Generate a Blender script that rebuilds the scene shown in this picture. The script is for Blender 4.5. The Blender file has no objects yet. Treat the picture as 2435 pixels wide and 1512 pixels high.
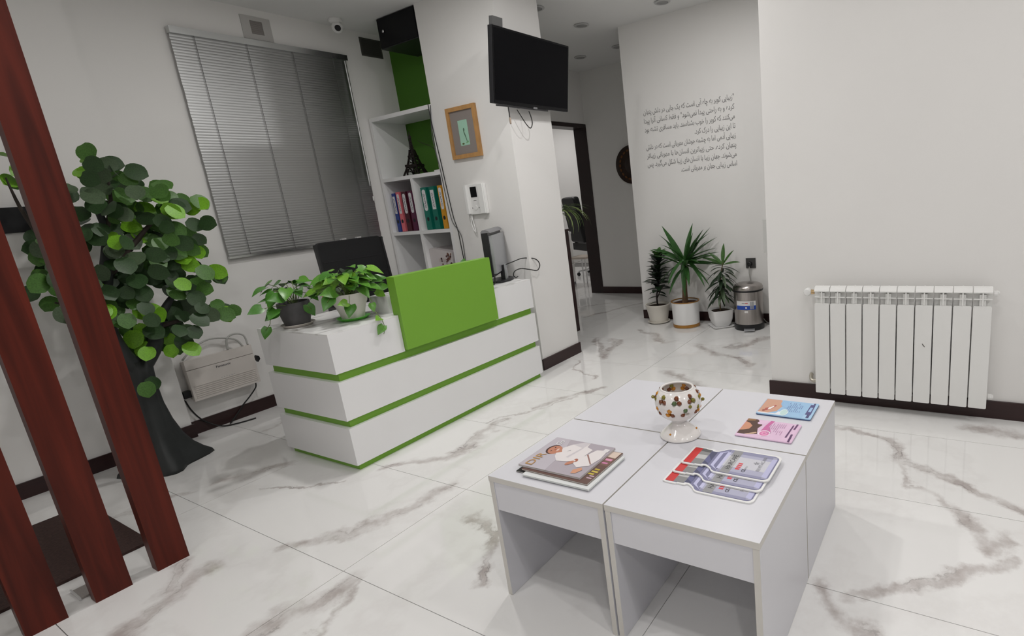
import bpy, bmesh, math, random
from mathutils import Vector as V, Matrix
R_ = random.Random(7)
S = bpy.context.scene
COL = S.collection
# ------------------------------------------------------------------ camera
cd = bpy.data.cameras.new('camera'); cam = bpy.data.objects.new('camera', cd); COL.objects.link(cam)
r_, u_, f_ = V((0.4984, -0.8619, -0.0938)), V((0.2508, 0.0397, 0.9672)), V((0.8299, 0.5056, -0.2359))
r_.normalize(); f_ = (f_ - r_*f_.dot(r_)).normalized(); u_ = r_.cross(f_)
CAM = V((0, 0, 1.2552))
cam.matrix_world = Matrix(((r_.x, u_.x, -f_.x, CAM.x), (r_.y, u_.y, -f_.y, CAM.y), (r_.z, u_.z, -f_.z, CAM.z), (0, 0, 0, 1)))
cd.sensor_fit = 'HORIZONTAL'; cd.sensor_width = 36
cd.lens = 1292.07/2435*36
cd.shift_x = (2435/2 - 1511.5)/2435; cd.shift_y = (769.8 - 756)/2435
cd.clip_start = 0.02; cd.clip_end = 60
S.camera = cam
# ------------------------------------------------------------------ world, exposure, lamps' power
w = bpy.data.worlds.new('world'); S.world = w; w.use_nodes = True
w.node_tree.nodes['Background'].inputs[0].default_value = (0.02, 0.022, 0.03, 1)
w.node_tree.nodes['Background'].inputs[1].default_value = 0.3
S.view_settings.view_transform = 'Standard'; S.view_settings.look = 'None'
S.view_settings.gamma = 1; S.view_settings.use_curve_mapping = False
S.view_settings.exposure = -0.60
S.cycles.use_denoising = True
S.cycles.max_bounces = 10; S.cycles.diffuse_bounces = 6; S.cycles.glossy_bounces = 4
S.cycles.sample_clamp_indirect = 6
CEIL = 2.70
LAMP_COL = (1.0, 0.975, 0.955)
LAMPS = [(2.6, 1.65, 17), (1.75, 0.0, 7), (2.2, -1.5, 17), (0.5, 1.5, 9), (0.3, -0.2, 12), (0.5, -1.7, 22), (3.6, 1.5, 12), (1.9, 2.5, 19), (-0.8, 1.2, 8), (-0.8, -0.8, 14)]  # unseen downlights; the left pair, hall and desk-side ones are added as fill
ROOM_LAMPS = [(6.3, 5.6, 15), (7.6, 6.4, 15)]

# ------------------------------------------------------------------ materials
MATS = {}
def nodes(m): return m.node_tree.nodes, m.node_tree.links
def mat(name, col, rough=0.5, metal=0.0, spec=0.5, coat=0.0, noise=0.0, nscale=8.0, trans=0.0, emit=None, estr=0.0, bump=0.0, bscale=60.0, stretch=None, ior=1.45):
    if name in MATS: return MATS[name]
    m = bpy.data.materials.new(name); m.use_nodes = True
    N, L = nodes(m); b = N['Principled BSDF']
    b.inputs['Base Color'].default_value = (*col, 1); b.inputs['Roughness'].default_value = rough
    b.inputs['Metallic'].default_value = metal; b.inputs['Specular IOR Level'].default_value = spec
    b.inputs['Coat Weight'].default_value = coat; b.inputs['Transmission Weight'].default_value = trans; b.inputs['IOR'].default_value = ior
    if emit: b.inputs['Emission Color'].default_value = (*emit, 1); b.inputs['Emission Strength'].default_value = estr
    if noise or bump:
        tc = N.new('ShaderNodeTexCoord'); mp = N.new('ShaderNodeMapping')
        L.new(tc.outputs['Object'], mp.inputs[0])
        if stretch: mp.inputs['Scale'].default_value = stretch
        if noise:
            n = N.new('ShaderNodeTexNoise'); n.inputs['Scale'].default_value = nscale; n.inputs['Detail'].default_value = 5
            L.new(mp.outputs[0], n.inputs['Vector'])
            rp = N.new('ShaderNodeValToRGB'); e = rp.color_ramp.elements
            e[0].position = .3; e[1].position = .7
            e[0].color = (*[max(0, c*(1-noise)) for c in col], 1); e[1].color = (*[min(1, c*(1+noise)) for c in col], 1)
            L.new(n.outputs[0], rp.inputs[0]); L.new(rp.outputs[0], b.inputs['Base Color'])
        if bump:
            n2 = N.new('ShaderNodeTexNoise'); n2.inputs['Scale'].default_value = bscale; n2.inputs['Detail'].default_value = 4
            L.new(mp.outputs[0], n2.inputs['Vector'])
            bp = N.new('ShaderNodeBump'); bp.inputs['Strength'].default_value = bump; bp.inputs['Distance'].default_value = .002
            L.new(n2.outputs[0], bp.inputs['Height']); L.new(bp.outputs[0], b.inputs['Normal'])
    MATS[name] = m
    return m
def srgb(r, g, b):
    return tuple(((c/255+.055)/1.055)**2.4 if c > 10 else c/255/12.92 for c in (r, g, b))

WALL = mat('wall_paint', (.80, .79, .775), .62, spec=.3, noise=.012, nscale=1.5, bump=.05, bscale=220)
CEILM = mat('ceiling_paint', (.78, .78, .775), .8, spec=.2)
GREENW = mat('green_paint', srgb(70, 116, 34), .55, spec=.3)
DARKW = mat('dark_wall', (.03, .027, .025), .45)
BASEB = mat('wenge_skirting', srgb(46, 26, 26), .35, noise=.18, nscale=6, stretch=(1, 1, 12))
DOORM = mat('door_frame_wood', srgb(38, 24, 24), .35, noise=.15, nscale=5)
WHITE = mat('white_laminate', (.82, .82, .825), .22, spec=.45, noise=.01, nscale=3)
TABLEW = mat('table_laminate', (.675, .675, .715), .3, spec=.35)
EDGE = mat('edge_band', (.62, .60, .565), .4)
GREEN = mat('lime_laminate', srgb(120, 170, 57), .38, spec=.4)
WHITEP = mat('white_plastic', (.80, .80, .79), .35)
RADM = mat('radiator_enamel', (.80, .80, .785), .3, spec=.5)
BLACKP = mat('black_plastic', (.012, .012, .014), .38)
BLACKG = mat('black_gloss', (.005, .005, .006), .25, spec=.2)
BLACKL = mat('black_leather', (.009, .009, .010), .5, spec=.3, bump=.25, bscale=300)
CHROME = mat('chrome', (.75, .75, .76), .12, metal=1)
STEEL = mat('brushed_steel', (.43, .40, .385), .27, metal=1, noise=.12, nscale=5, stretch=(60, 60, .6))
ALU = mat('blind_aluminium', (.41, .415, .415), .36, metal=1)
SILVER = mat('silver_plastic', (.42, .43, .45), .35, metal=.5)
GREYP = mat('grey_plastic', (.20, .20, .21), .45)
CORDM = mat('black_cord', (.012, .012, .012), .5)
CORDG = mat('grey_cord', (.42, .42, .40), .5)
BRASS = mat('brass', (.60, .43, .24), .3, metal=1)
CERAM = mat('ceramic_white', (.82, .79, .77), .12, spec=.6, coat=.3)
SOIL = mat('potting_soil', (.045, .028, .018), .95, noise=.4, nscale=60, bump=.6, bscale=90)
LEAFD = mat('leaf_dark', srgb(46, 72, 38), .42, noise=.25, nscale=14)
LEAFM = mat('leaf_mid', srgb(72, 112, 46), .42, noise=.25, nscale=14)
LEAFL = mat('leaf_lime', srgb(116, 172, 38), .42, noise=.2, nscale=14)
LEAFG = mat('leaf_grey_green', srgb(72, 90, 64), .45, noise=.2, nscale=14)
POTHD = mat('pothos_green', srgb(66, 118, 40), .32, noise=.2, nscale=20)
POTHV = mat('pothos_variegated', srgb(112, 160, 52), .32, noise=.35, nscale=28)
POTHM = mat('pothos_mid', srgb(84, 136, 46), .32, noise=.3, nscale=24)
STEMG = mat('green_stem', srgb(98, 120, 60), .5)
YUCCA = mat('yucca_green', srgb(48, 88, 40), .4, noise=.2, nscale=10)
DRACD = mat('dracaena_dark', srgb(34, 52, 34), .4, noise=.25, nscale=12)
DRACB = mat('dracaena_bright', srgb(62, 98, 44), .4, noise=.25, nscale=12)
BARK = mat('yucca_bark', srgb(112, 88, 66), .85, noise=.35, nscale=30, bump=.6, bscale=40, stretch=(1, 1, .4))
TRUNK = mat('resin_trunk', srgb(44, 47, 47), .55, noise=.2, nscale=6, bump=.5, bscale=26, stretch=(1, 1, .25))
TWIG = mat('twig_brown', srgb(52, 44, 38), .7)

def wood_post():
    m = mat('mahogany_post', (.1, .02, .01), .45, spec=.25)
    N, L = nodes(m); b = N['Principled BSDF']
    tc = N.new('ShaderNodeTexCoord'); mp = N.new('ShaderNodeMapping'); mp.inputs['Scale'].default_value = (22, 22, 1.1)
    oi = N.new('ShaderNodeObjectInfo'); ad = N.new('ShaderNodeVectorMath'); ad.operation = 'ADD'
    L.new(tc.outputs['Object'], ad.inputs[0]); L.new(oi.outputs['Location'], ad.inputs[1]); L.new(ad.outputs[0], mp.inputs[0])
    n = N.new('ShaderNodeTexNoise'); n.inputs['Scale'].default_value = 1.0; n.inputs['Detail'].default_value = 6; n.inputs['Distortion'].default_value = 1.2
    L.new(mp.outputs[0], n.inputs['Vector'])
    rp = N.new('ShaderNodeValToRGB'); e = rp.color_ramp.elements
    e[0].position = .25; e[0].color = (*srgb(60, 21, 14), 1); e[1].position = .75; e[1].color = (*srgb(98, 37, 25), 1)
    L.new(n.outputs[0], rp.inputs[0]); L.new(rp.outputs[0], b.inputs['Base Color'])
    return m
POSTM = wood_post()

# marble floor: veins are distance fields round polylines in floor coordinates, broken up by noise
VEINS = [  # (points, half width, strength)
 ([(1.03, 3.28), (1.17, 3.16), (1.32, 3.07)], .075, .75), ([(1.08, 2.92), (1.22, 2.74), (1.36, 2.59)], .018, .7),
 ([(.91, 2.30), (1.07, 2.08), (1.20, 2.05), (1.49, 1.97)], .055, .9), ([(1.50, 2.49), (1.68, 2.26), (1.87, 2.24), (2.13, 2.30)], .06, .9),
 ([(.30, 2.20), (.38, 2.32), (.56, 2.42), (.68, 2.44)], .07, .9), ([(.50, 2.46), (.58, 2.54), (.66, 2.62)], .07, .8),
 ([(.50, 1.85), (.59, 1.88), (.71, 1.90), (.87, 1.83)], .075, .95), ([(.60, 1.72), (.72, 1.75), (.88, 1.79)], .03, .8),
 ([(1.36, 1.72), (1.32, 1.61), (1.21, 1.45), (1.09, 1.35)], .04, .8),
 ([(2.70, .55), (2.58, .25), (2.44, .17), (2.33, 0), (2.20, -.25), (2.1, -.4)], .05, 1.0), ([(2.44, .17), (2.18, .11), (2.12, 0), (2.065, -.055)], .03, .8),
 ([(2.065, -.055), (1.97, -.08), (1.89, -.10), (1.99, -.19)], .055, .95), ([(1.51, .20), (1.59, .10), (1.63, .045), (1.74, -.066), (1.86, -.17)], .045, .9),
 ([(1.49, .30), (1.39, .18), (1.3, .1)], .05, .8), ([(3.86, 2.80), (3.40, 2.38), (3.60, 2.45), (3.84, 2.56)], .06, .9),
 ([(4.20, 2.57), (4.04, 2.26), (3.94, 2.05)], .06, .8), ([(3.87, 1.79), (3.62, 1.41), (3.48, 1.20)], .07, .85),
 ([(3.25, 1.74), (3.09, 1.51), (2.95, 1.30)], .07, .85), ([(3.25, 2.54), (3.08, 2.36), (2.90, 2.22)], .02, .9),
 ([(2.41, 2.25), (2.62, 2.15), (2.79, 2.01)], .05, .8), ([(2.11, 2.38), (2.38, 2.21), (2.70, 2.05)], .02, .7),
 ([(2.86, -.10), (2.86, -.35)], .07, .9), ([(4.6, 3.4), (5.1, 3.2), (5.5, 3.0)], .05, .8), ([(4.9, 3.9), (5.3, 3.55)], .03, .8),
 ([(.2, 3.6), (.6, 3.4), (.9, 3.3)], .05, .7), ([(1.5, 3.8), (2.0, 4.0)], .04, .6), ([(3.9, 1.5), (4.3, 1.2)], .06, .9),
]
def marble():
    m = mat('marble_tile', (.8, .79, .78), .05, spec=.55)
    N, L = nodes(m); b = N['Principled BSDF']
    def new(t, **k):
        n = N.new(t)
        for a, v in k.items(): setattr(n, a, v)
        return n
    geo = new('ShaderNodeNewGeometry')
    def noise(scale, detail, src):
        n = new('ShaderNodeTexNoise'); n.inputs['Scale'].default_value = scale; n.inputs['Detail'].default_value = detail
        n.inputs['Roughness'].default_value = .6
        L.new(src, n.inputs['Vector']); return n
    def math_(op, a, b_=None, c=None, clamp=False):
        n = new('ShaderNodeMath', operation=op, use_clamp=clamp)
        for i, v in enumerate((a, b_, c)):
            if v is None: continue
            if isinstance(v, (int, float)): n.inputs[i].default_value = v
            else: L.new(v, n.inputs[i])
        return n.outputs[0]
    def vm(op, a, b_=None, s=None):
        n = new('ShaderNodeVectorMath', operation=op)
        for i, v in enumerate((a, b_)):
            if v is None: continue
            if isinstance(v, (tuple, list)): n.inputs[i].default_value = v
            else: L.new(v, n.inputs[i])
        if s is not None: L.new(s, n.inputs['Scale'])
        return n
    P0 = geo.outputs['Position']
    nz = noise(3.0, 9, P0); off = vm('SUBTRACT', nz.outputs['Color'], (.5, .5, .5)).outputs[0]
    off = vm('MULTIPLY', off, (.40, .40, 0)).outputs[0]
    P = vm('ADD', P0, off).outputs[0]; P = vm('MULTIPLY', P, (1, 1, 0)).outputs[0]
    tot = None; edge = None
    edn = noise(9, 5, P0).outputs[0]
    for pts, wd, st in VEINS:
        dmin = None
        for A, B in zip(pts[:-1], pts[1:]):
            A3 = V((*A, 0)); BA = V((*B, 0)) - A3
            pa = vm('SUBTRACT', P, tuple(A3)).outputs[0]
            h = vm('DOT_PRODUCT', pa, tuple(BA/BA.length_squared)).outputs['Value']
            h = math_('MAXIMUM', math_('MINIMUM', h, 1.0), 0.0)
            q = new('ShaderNodeVectorMath', operation='SCALE'); q.inputs[0].default_value = tuple(BA); L.new(h, q.inputs['Scale'])
            d = vm('LENGTH', vm('SUBTRACT', pa, q.outputs[0]).outputs[0]).outputs['Value']
            dmin = d if dmin is None else math_('MINIMUM', dmin, d)
        t = math_('MULTIPLY_ADD', dmin, -1.0/wd, 1.0, True)          # 1 on the vein, 0 at its rim
        band = math_('MULTIPLY', t, st)
        tot = band if tot is None else math_('MAXIMUM', tot, band)
        ln = math_('ABSOLUTE', math_('SUBTRACT', dmin, wd*.3))
        ln = math_('MULTIPLY_ADD', ln, -1.0/(.0055 if wd > .025 else .004), 1.0, True)
        ln = math_('MULTIPLY', ln, st)
        edge = ln if edge is None else math_('MAXIMUM', edge, ln)
    # soft blotches + cracks inside the veins
    bl = new('ShaderNodeMapRange', interpolation_type='SMOOTHSTEP'); L.new(tot, bl.inputs[0])
    bl.inputs[1].default_value = .04; bl.inputs[2].default_value = .85
    patch = new('ShaderNodeMapRange'); L.new(edn, patch.inputs[0]); patch.inputs[1].default_value = .36; patch.inputs[2].default_value = .62
    soft = math_('MULTIPLY', bl.outputs[0], math_('MULTIPLY_ADD', patch.outputs[0], .65, .3))
    ep = new('ShaderNodeMapRange'); L.new(noise(5, 3, P0).outputs[0], ep.inputs[0]); ep.inputs[1].default_value = .49; ep.inputs[2].default_value = .66
    crack = math_('MULTIPLY', math_('MULTIPLY', edge, ep.outputs[0]), math_('MULTIPLY_ADD', patch.outputs[0], .6, .4))
    # faint fine veins everywhere
    fn = noise(1.3, 8, P0).outputs[0]
    fv = math_('MULTIPLY_ADD', math_('ABSOLUTE', math_('SUBTRACT', fn, .5)), -28.0, 1.0, True)
    fv = math_('MULTIPLY', fv, .10)
    mx = new('ShaderNodeMix', data_type='RGBA'); mx.inputs[6].default_value = (.795, .79, .78, 1); mx.inputs[7].default_value = (*srgb(176, 168, 165), 1)
    L.new(math_('ADD', soft, fv, None, True), mx.inputs[0])
    m2 = new('ShaderNodeMix', data_type='RGBA'); L.new(mx.outputs[2], m2.inputs[6]); m2.inputs[7].default_value = (*srgb(104, 96, 93), 1)
    L.new(math_('MULTIPLY', crack, .85), m2.inputs[0])
    L.new(m2.outputs[2], b.inputs['Base Color'])
    return m
MARBLE = marble()
GROUT = mat('grout', (.22, .215, .21), .8)
def desk_marble():
    m = mat('desk_marble_print', (.8, .8, .8), .25)
    N, L = nodes(m); b = N['Principled BSDF']
    tc = N.new('ShaderNodeTexCoord'); mp = N.new('ShaderNodeMapping'); mp.inputs['Scale'].default_value = (2.0, 6.0, 2); mp.inputs['Rotation'].default_value = (0, 0, .5)
    L.new(tc.outputs['Object'], mp.inputs[0])
    n = N.new('ShaderNodeTexNoise'); n.inputs['Scale'].default_value = 1.6; n.inputs['Detail'].default_value = 7; n.inputs['Distortion'].default_value = .6
    L.new(mp.outputs[0], n.inputs['Vector'])
    rp = N.new('ShaderNodeValToRGB'); e = rp.color_ramp.elements
    e[0].position = .34; e[0].color = (.42, .41, .40, 1); e[1].position = .5; e[1].color = (.82, .82, .815, 1)
    L.new(n.outputs[0], rp.inputs[0]); L.new(rp.outputs[0], b.inputs['Base Color'])
    return m
DESKM = desk_marble()

# ------------------------------------------------------------------ object helpers
def tag(o, label=None, cat=None, group=None, kind=None):
    if label: o['label'] = label
    if cat: o['category'] = cat
    if group: o['group'] = group
    if kind: o['kind'] = kind
    return o
def thing(name, label, cat, loc=(0, 0, 0), rot=0.0, group=None):
    o = bpy.data.objects.new(name, None); COL.objects.link(o); o.empty_display_size = .05
    o.matrix_world = Matrix.Translation(V(loc)) @ Matrix.Rotation(rot, 4, 'Z')
    return tag(o, label, cat, group)
WM = {}
def world(o):
    return (world(o.parent) if o.parent else Matrix.Identity(4)) @ o.matrix_basis
def obj(name, bm, m, parent=None, local=False, space=None, smooth=False, bevel=0.0, seg=2, label=None, kind=None, origin=None):
    """bm in world coordinates unless local=True (then in the parent's)"""
    if bevel > 0:
        es = [e for e in bm.edges if len(e.link_faces) == 2 and e.calc_face_angle(0) > .6]
        bmesh.ops.bevel(bm, geom=es, offset=bevel, segments=seg, affect='EDGES', profile=.5, clamp_overlap=True)
    if space: bm.transform(world(space))
    me = bpy.data.meshes.new(name)
    if parent and not local: bm.transform(world(parent).inverted())
    o = bpy.data.objects.new(name, me); COL.objects.link(o)
    if parent: o.parent = parent
    if origin is None:
        c = V((0, 0, 0)); n = len(bm.verts)
        if n:
            xs = [v.co for v in bm.verts]
            c = V(((min(p.x for p in xs)+max(p.x for p in xs))/2, (min(p.y for p in xs)+max(p.y for p in xs))/2, min(p.z for p in xs)))
    else: c = V(origin)
    bm.transform(Matrix.Translation(-c)); o.location = c
    bm.normal_update(); bm.to_mesh(me); bm.free()
    for mm in (m if isinstance(m, (list, tuple)) else [m]): me.materials.append(mm)
    if smooth:
        for p in me.polygons: p.use_smooth = True
        if smooth == 'auto':
            try: me.set_sharp_from_angle(angle=.7)
            except Exception: pass
    if label: o['label'] = label
    if kind: o['kind'] = kind
    return o
def inst(src, name, parent, M):
    o = bpy.data.objects.new(name, src); COL.objects.link(o); o.parent = parent; o.matrix_basis = M
    return o
def bx(bm, x0, x1, y0, y1, z0, z1, mi=0):
    vs = [bm.verts.new(p) for p in ((x0, y0, z0), (x1, y0, z0), (x1, y1, z0), (x0, y1, z0), (x0, y0, z1), (x1, y0, z1), (x1, y1, z1), (x0, y1, z1))]
    for q in ((3, 2, 1, 0), (4, 5, 6, 7), (0, 1, 5, 4), (1, 2, 6, 5), (2, 3, 7, 6), (3, 0, 4, 7)):
        f = bm.faces.new([vs[i] for i in q]); f.material_index = mi
    return bm
def box(*a): return bx(bmesh.new(), *a)
def lathe(prof, n=32, c=(0, 0, 0), close=True, ang=None, bm=None):
    bm = bm or bmesh.new(); rings = []
    for r, z in prof:
        if r < 1e-6: rings.append([bm.verts.new((c[0], c[1], c[2]+z))])
        else: rings.append([bm.verts.new((c[0]+r*math.cos(2*math.pi*i/n), c[1]+r*math.sin(2*math.pi*i/n), c[2]+z)) for i in range(n)])
    for a, b in zip(rings[:-1], rings[1:]):
        for i in range(n):
            j = (i+1) % n
            if len(a) == 1 and len(b) == 1: continue
            if len(a) == 1: bm.faces.new((a[0], b[j], b[i]))
            elif len(b) == 1: bm.faces.new((a[i], a[j], b[0]))
            else: bm.faces.new((a[i], a[j], b[j], b[i]))
    bmesh.ops.recalc_face_normals(bm, faces=bm.faces)
    return bm
def cyl(c, r, z0, z1, n=24, bm=None): return lathe([(0, z0), (r, z0), (r, z1), (0, z1)], n, (c[0], c[1], 0), bm=bm)
def smoothpts(pts, k=5):
    P = [V(p) for p in pts]; out = []
    if len(P) < 3: return P
    for i in range(len(P)-1):
        p0 = P[max(i-1, 0)]; p1 = P[i]; p2 = P[i+1]; p3 = P[min(i+2, len(P)-1)]
        for j in range(k):
            t = j/k
            out.append(.5*((2*p1)+(p2-p0)*t+(2*p0-5*p1+4*p2-p3)*t*t+(3*p1-p0-3*p2+p3)*t**3))
    out.append(P[-1]); return out
def tube(pts, r, n=8, bm=None, k=5, cap=True):
    bm = bm or bmesh.new(); raw = len(pts); P = smoothpts(pts, k) if k > 1 else [V(p) for p in pts]
    m = len(P); rr = []
    for i in range(m):
        if isinstance(r, (int, float)): rr.append(r)
        else:
            t = i/(m-1)*(len(r)-1); a = int(t); b = min(a+1, len(r)-1); rr.append(r[a]+(r[b]-r[a])*(t-a))
    T = [(P[min(i+1, m-1)]-P[max(i-1, 0)]).normalized() for i in range(m)]
    nrm = T[0].orthogonal().normalized(); rings = []
    for i in range(m):
        nrm = (nrm - T[i]*nrm.dot(T[i]));
        nrm = nrm.normalized() if nrm.length > 1e-6 else T[i].orthogonal().normalized()
        bn = T[i].cross(nrm)
        rings.append([bm.verts.new(P[i]+(nrm*math.cos(2*math.pi*j/n)+bn*math.sin(2*math.pi*j/n))*rr[i]) for j in range(n)])
    for a, b in zip(rings[:-1], rings[1:]):
        for j in range(n): bm.faces.new((a[j], a[(j+1) % n], b[(j+1) % n], b[j]))
    if cap:
        bm.faces.new(list(reversed(rings[0]))); bm.faces.new(rings[-1])
    return bm
def prism(poly, fr, t0, t1, bm=None, mi=0):
    """extrude polygon [(u,v)] in frame fr=(o,u,v,n) between heights t0,t1"""
    bm = bm or bmesh.new(); o, u, v, n = fr
    a = [bm.verts.new(o+u*p[0]+v*p[1]+n*t0) for p in poly]; b = [bm.verts.new(o+u*p[0]+v*p[1]+n*t1) for p in poly]
    k = len(poly); fs = [bm.faces.new(list(reversed(a))), bm.faces.new(b)]
    for i in range(k): fs.append(bm.faces.new((a[i], a[(i+1) % k], b[(i+1) % k], b[i])))
    for f in fs: f.material_index = mi
    bmesh.ops.recalc_face_normals(bm, faces=fs)
    return bm
def frame(o, u, v): u = V(u).normalized(); v = V(v).normalized(); return (V(o), u, v, u.cross(v))
def rrect(x0, x1, y0, y1, r, k=4):
    out = []
    for cx, cy, a0 in ((x1-r, y1-r, 0), (x0+r, y1-r, 90), (x0+r, y0+r, 180), (x1-r, y0+r, 270)):
        for i in range(k+1):
            a = math.radians(a0+90*i/k); out.append((cx+r*math.cos(a), cy+r*math.sin(a)))
    return out
def ell(cx, cy, rx, ry, n=18, rot=0):
    c, s = math.cos(rot), math.sin(rot)
    return [(cx+rx*math.cos(t)*c-ry*math.sin(t)*s, cy+rx*math.cos(t)*s+ry*math.sin(t)*c) for t in [2*math.pi*i/n for i in range(n)]]
def decals(name, items, fr, parent, su=1, sv=1, base=.0004, step=.00025, label=None):
    """flat print: a list of (polygon, rgb) lying one over the other, su/sv scale the polygons"""
    bm = bmesh.new(); ms = []; o, u, v, n = fr
    for i, (poly, rgb) in enumerate(items):
        m = rgb if not isinstance(rgb, tuple) else mat('ink_%d_%d_%d' % rgb, srgb(*rgb), .4)
        if m not in ms: ms.append(m)
        vs = [bm.verts.new(o+u*(p[0]*su)+v*(p[1]*sv)+n*(base+i*step)) for p in poly]
        f = bm.faces.new(vs); f.material_index = ms.index(m)
        f.normal_update()
        if f.normal.dot(n) < 0: f.normal_flip()
    return obj(name, bm, ms, parent, label=label)
def text_bm(body, size, fr, align='CENTER', width=None, h=.0006, extr=.0, shear=0, bm=None, bold=0.0):
    c = bpy.data.curves.new('t', 'FONT'); c.body = body; c.size = size; c.align_x = align; c.align_y = 'BOTTOM_BASELINE'; c.offset = bold; c.shear = shear
    c.resolution_u = 3
    t = bpy.data.objects.new('t', c); COL.objects.link(t)
    dg = bpy.context.evaluated_depsgraph_get(); dg.update()
    me = bpy.data.meshes.new_from_object(t.evaluated_get(dg))
    bpy.data.objects.remove(t); bpy.data.curves.remove(c)
    xs = [v.co.x for v in me.vertices]; s = 1.0
    if width and xs: s = width/max(1e-6, max(xs)-min(xs))
    o, u, v, n = fr; bm = bm or bmesh.new()
    x1 = max(xs) if xs else 0; x0 = min(xs) if xs else 0
    sh = {'RIGHT': -x1, 'LEFT': -x0, 'CENTER': -(x0+x1)/2}[align]
    vs = [bm.verts.new(o+u*((p.co.x+sh)*s)+v*p.co.y+n*h) for p in me.vertices]
    for p in me.polygons:
        try:
            f = bm.faces.new([vs[i] for i in p.vertices]); f.normal_update()
            if f.normal.dot(n) < 0: f.normal_flip()
        except ValueError: pass
    bpy.data.meshes.remove(me)
    return bm
def struct(name, bm, m, parent=None, **k):
    o = obj(name, bm, m, parent, **k)
    if not parent: o['kind'] = 'structure'
    return o

# ------------------------------------------------------------------ the room
floor = struct('floor', box(-1.42, 8.8, -2.72, 8.2, -.12, -.004), GROUT)
tile_me = None
GX0, GY0, TW, TL = .898, 1.908, .5993, 1.161
bmt = box(-TW/2+.0012, TW/2-.0012, -TL/2+.0012, TL/2-.0012, -.004, 0)
t0 = obj('tile', bmt, MARBLE, floor, local=True, bevel=.0008, seg=1, origin=(0, 0, 0)); tile_me = t0.data
fw = world(floor).inverted(); first = True
for i in range(-3, 12):
    for j in range(-4, 5):
        p = fw @ V((GX0+(i+.5)*TW, GY0+(j+.5)*TL, 0))
        if first: t0.location = p; first = False
        else: inst(tile_me, 'tile', floor, Matrix.Translation(p))
struct('ceiling', box(-1.42, 8.8, -2.72, 8.2, CEIL, CEIL+.12), CEILM)
struct('wall_back', box(-1.42, 3.47, 4.21, 4.33, 0, CEIL), WALL)
struct('trim_1', box(-1.30, 1.30, 4.155, 4.21, 0, CEIL), WALL)          # flat pilaster left of the blind
struct('wall_niche', box(3.35, 3.47, 3.43, 4.21, 0, CEIL), GREENW)
struct('wall_column', box(3.01, 3.47, 2.685, 3.43, 0, CEIL), WALL, bevel=.003, seg=1)
struct('wall_right', box(3.012, 3.13, -2.72, .925, 0, CEIL), WALL, bevel=.003, seg=1)
struct('wall_left', box(-1.42, -1.30, -2.72, 4.155, 0, CEIL), WALL)
struct('wall_front', box(-1.30, 3.012, -2.72, -2.6, 0, CEIL), DARKW)
struct('wall_hall', box(4.65, 5.83, -.3, 2.72, 0, CEIL), WALL, bevel=.003, seg=1)
struct('wall_hall_end', box(3.13, 4.65, -.42, -.3, 0, CEIL), WALL)
struct('wall_far', box(5.83, 5.95, -.3, 4.0, 0, CEIL), WALL)
dw = bmesh.new(); bx(dw, 3.47, 4.90, 4.0, 4.17, 0, CEIL); bx(dw, 4.90, 5.826, 4.0, 4.17, 2.108, CEIL)
struct('wall_door', dw, WALL)
struct('wall_office_front', box(5.95, 8.8, 4.0, 4.17, 0, CEIL), WALL)
struct('wall_office_left', box(4.2, 4.32, 4.17, 8.1, 0, CEIL), WALL)
struct('wall_office_back', box(4.2, 8.8, 8.08, 8.2, 0, CEIL), WALL)
struct('wall_office_right', box(8.55, 8.67, 4.17, 8.1, 0, CEIL), WALL)
# door frame
door = struct('door_1', box(5.822, 5.862, 3.992, 4.178, 0, 2.10), DOORM)
door['label'] = 'dark wenge door frame at the end of the hall'
obj('header', box(4.90, 5.862, 3.992, 4.178, 2.06, 2.105), DOORM, door)
obj('jamb', box(4.90, 4.94, 3.992, 4.178, 0, 2.06), DOORM, door)
BH = .086
def bb(name, *a): return struct(name, box(*a), BASEB, bevel=.003, seg=1)
bb('baseboard_back', 1.30, 3.0, 4.198, 4.21, 0, BH)
bb('baseboard_pilaster', -1.30, 1.312, 4.143, 4.155, 0, BH)
bb('baseboard_column', 2.998, 3.482, 2.673, 2.685, 0, BH)
bb('baseboard_right', 2.999, 3.012, -2.6, .937, 0, .09)
bb('baseboard_hall', 4.638, 4.65, -.3, 2.72, 0, BH)
bb('baseboard_far', 5.818, 5.83, 2.72, 3.99, 0, BH)

# ------------------------------------------------------------------ ceiling lamps (lit, out of view, some added as fill) and unlit hall downlights
def downlight(x, y, lit, label, power=0):
    t = thing('downlight', label, 'ceiling light', (x, y, CEIL), 0, 'lit downlights' if lit else 'unlit hall downlights')
    obj('ring', lathe([(.045, -.001), (.062, -.001), (.066, -.006), (.060, -.011), (.048, -.011), (.045, -.001)], 28, (x, y, CEIL)), mat('lamp_ring', (.5, .5, .5), .4), t, smooth='auto')
    e = mat('lamp_lit', (1, 1, 1), .5, emit=LAMP_COL, estr=40) if lit else mat('lamp_unlit', (.30, .30, .30), .4)
    obj('diffuser', cyl((x, y), .044, CEIL-.007, CEIL-.002, 24), e, t)
    if lit:
        l = bpy.data.lights.new('lamp', 'AREA'); l.shape = 'DISK'; l.size = .10; l.energy = power; l.color = LAMP_COL
        lo = bpy.data.objects.new('lamp', l); COL.objects.link(lo); lo.location = (x, y, CEIL-.016)
for k, (x, y, p) in enumerate(LAMPS): downlight(x, y, True, 'lit white ceiling downlight out of view, placed to balance the light', p)
for k, (x, y, p) in enumerate(ROOM_LAMPS): downlight(x, y, True, 'lit white ceiling downlight in the office beyond the door', p)
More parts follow.
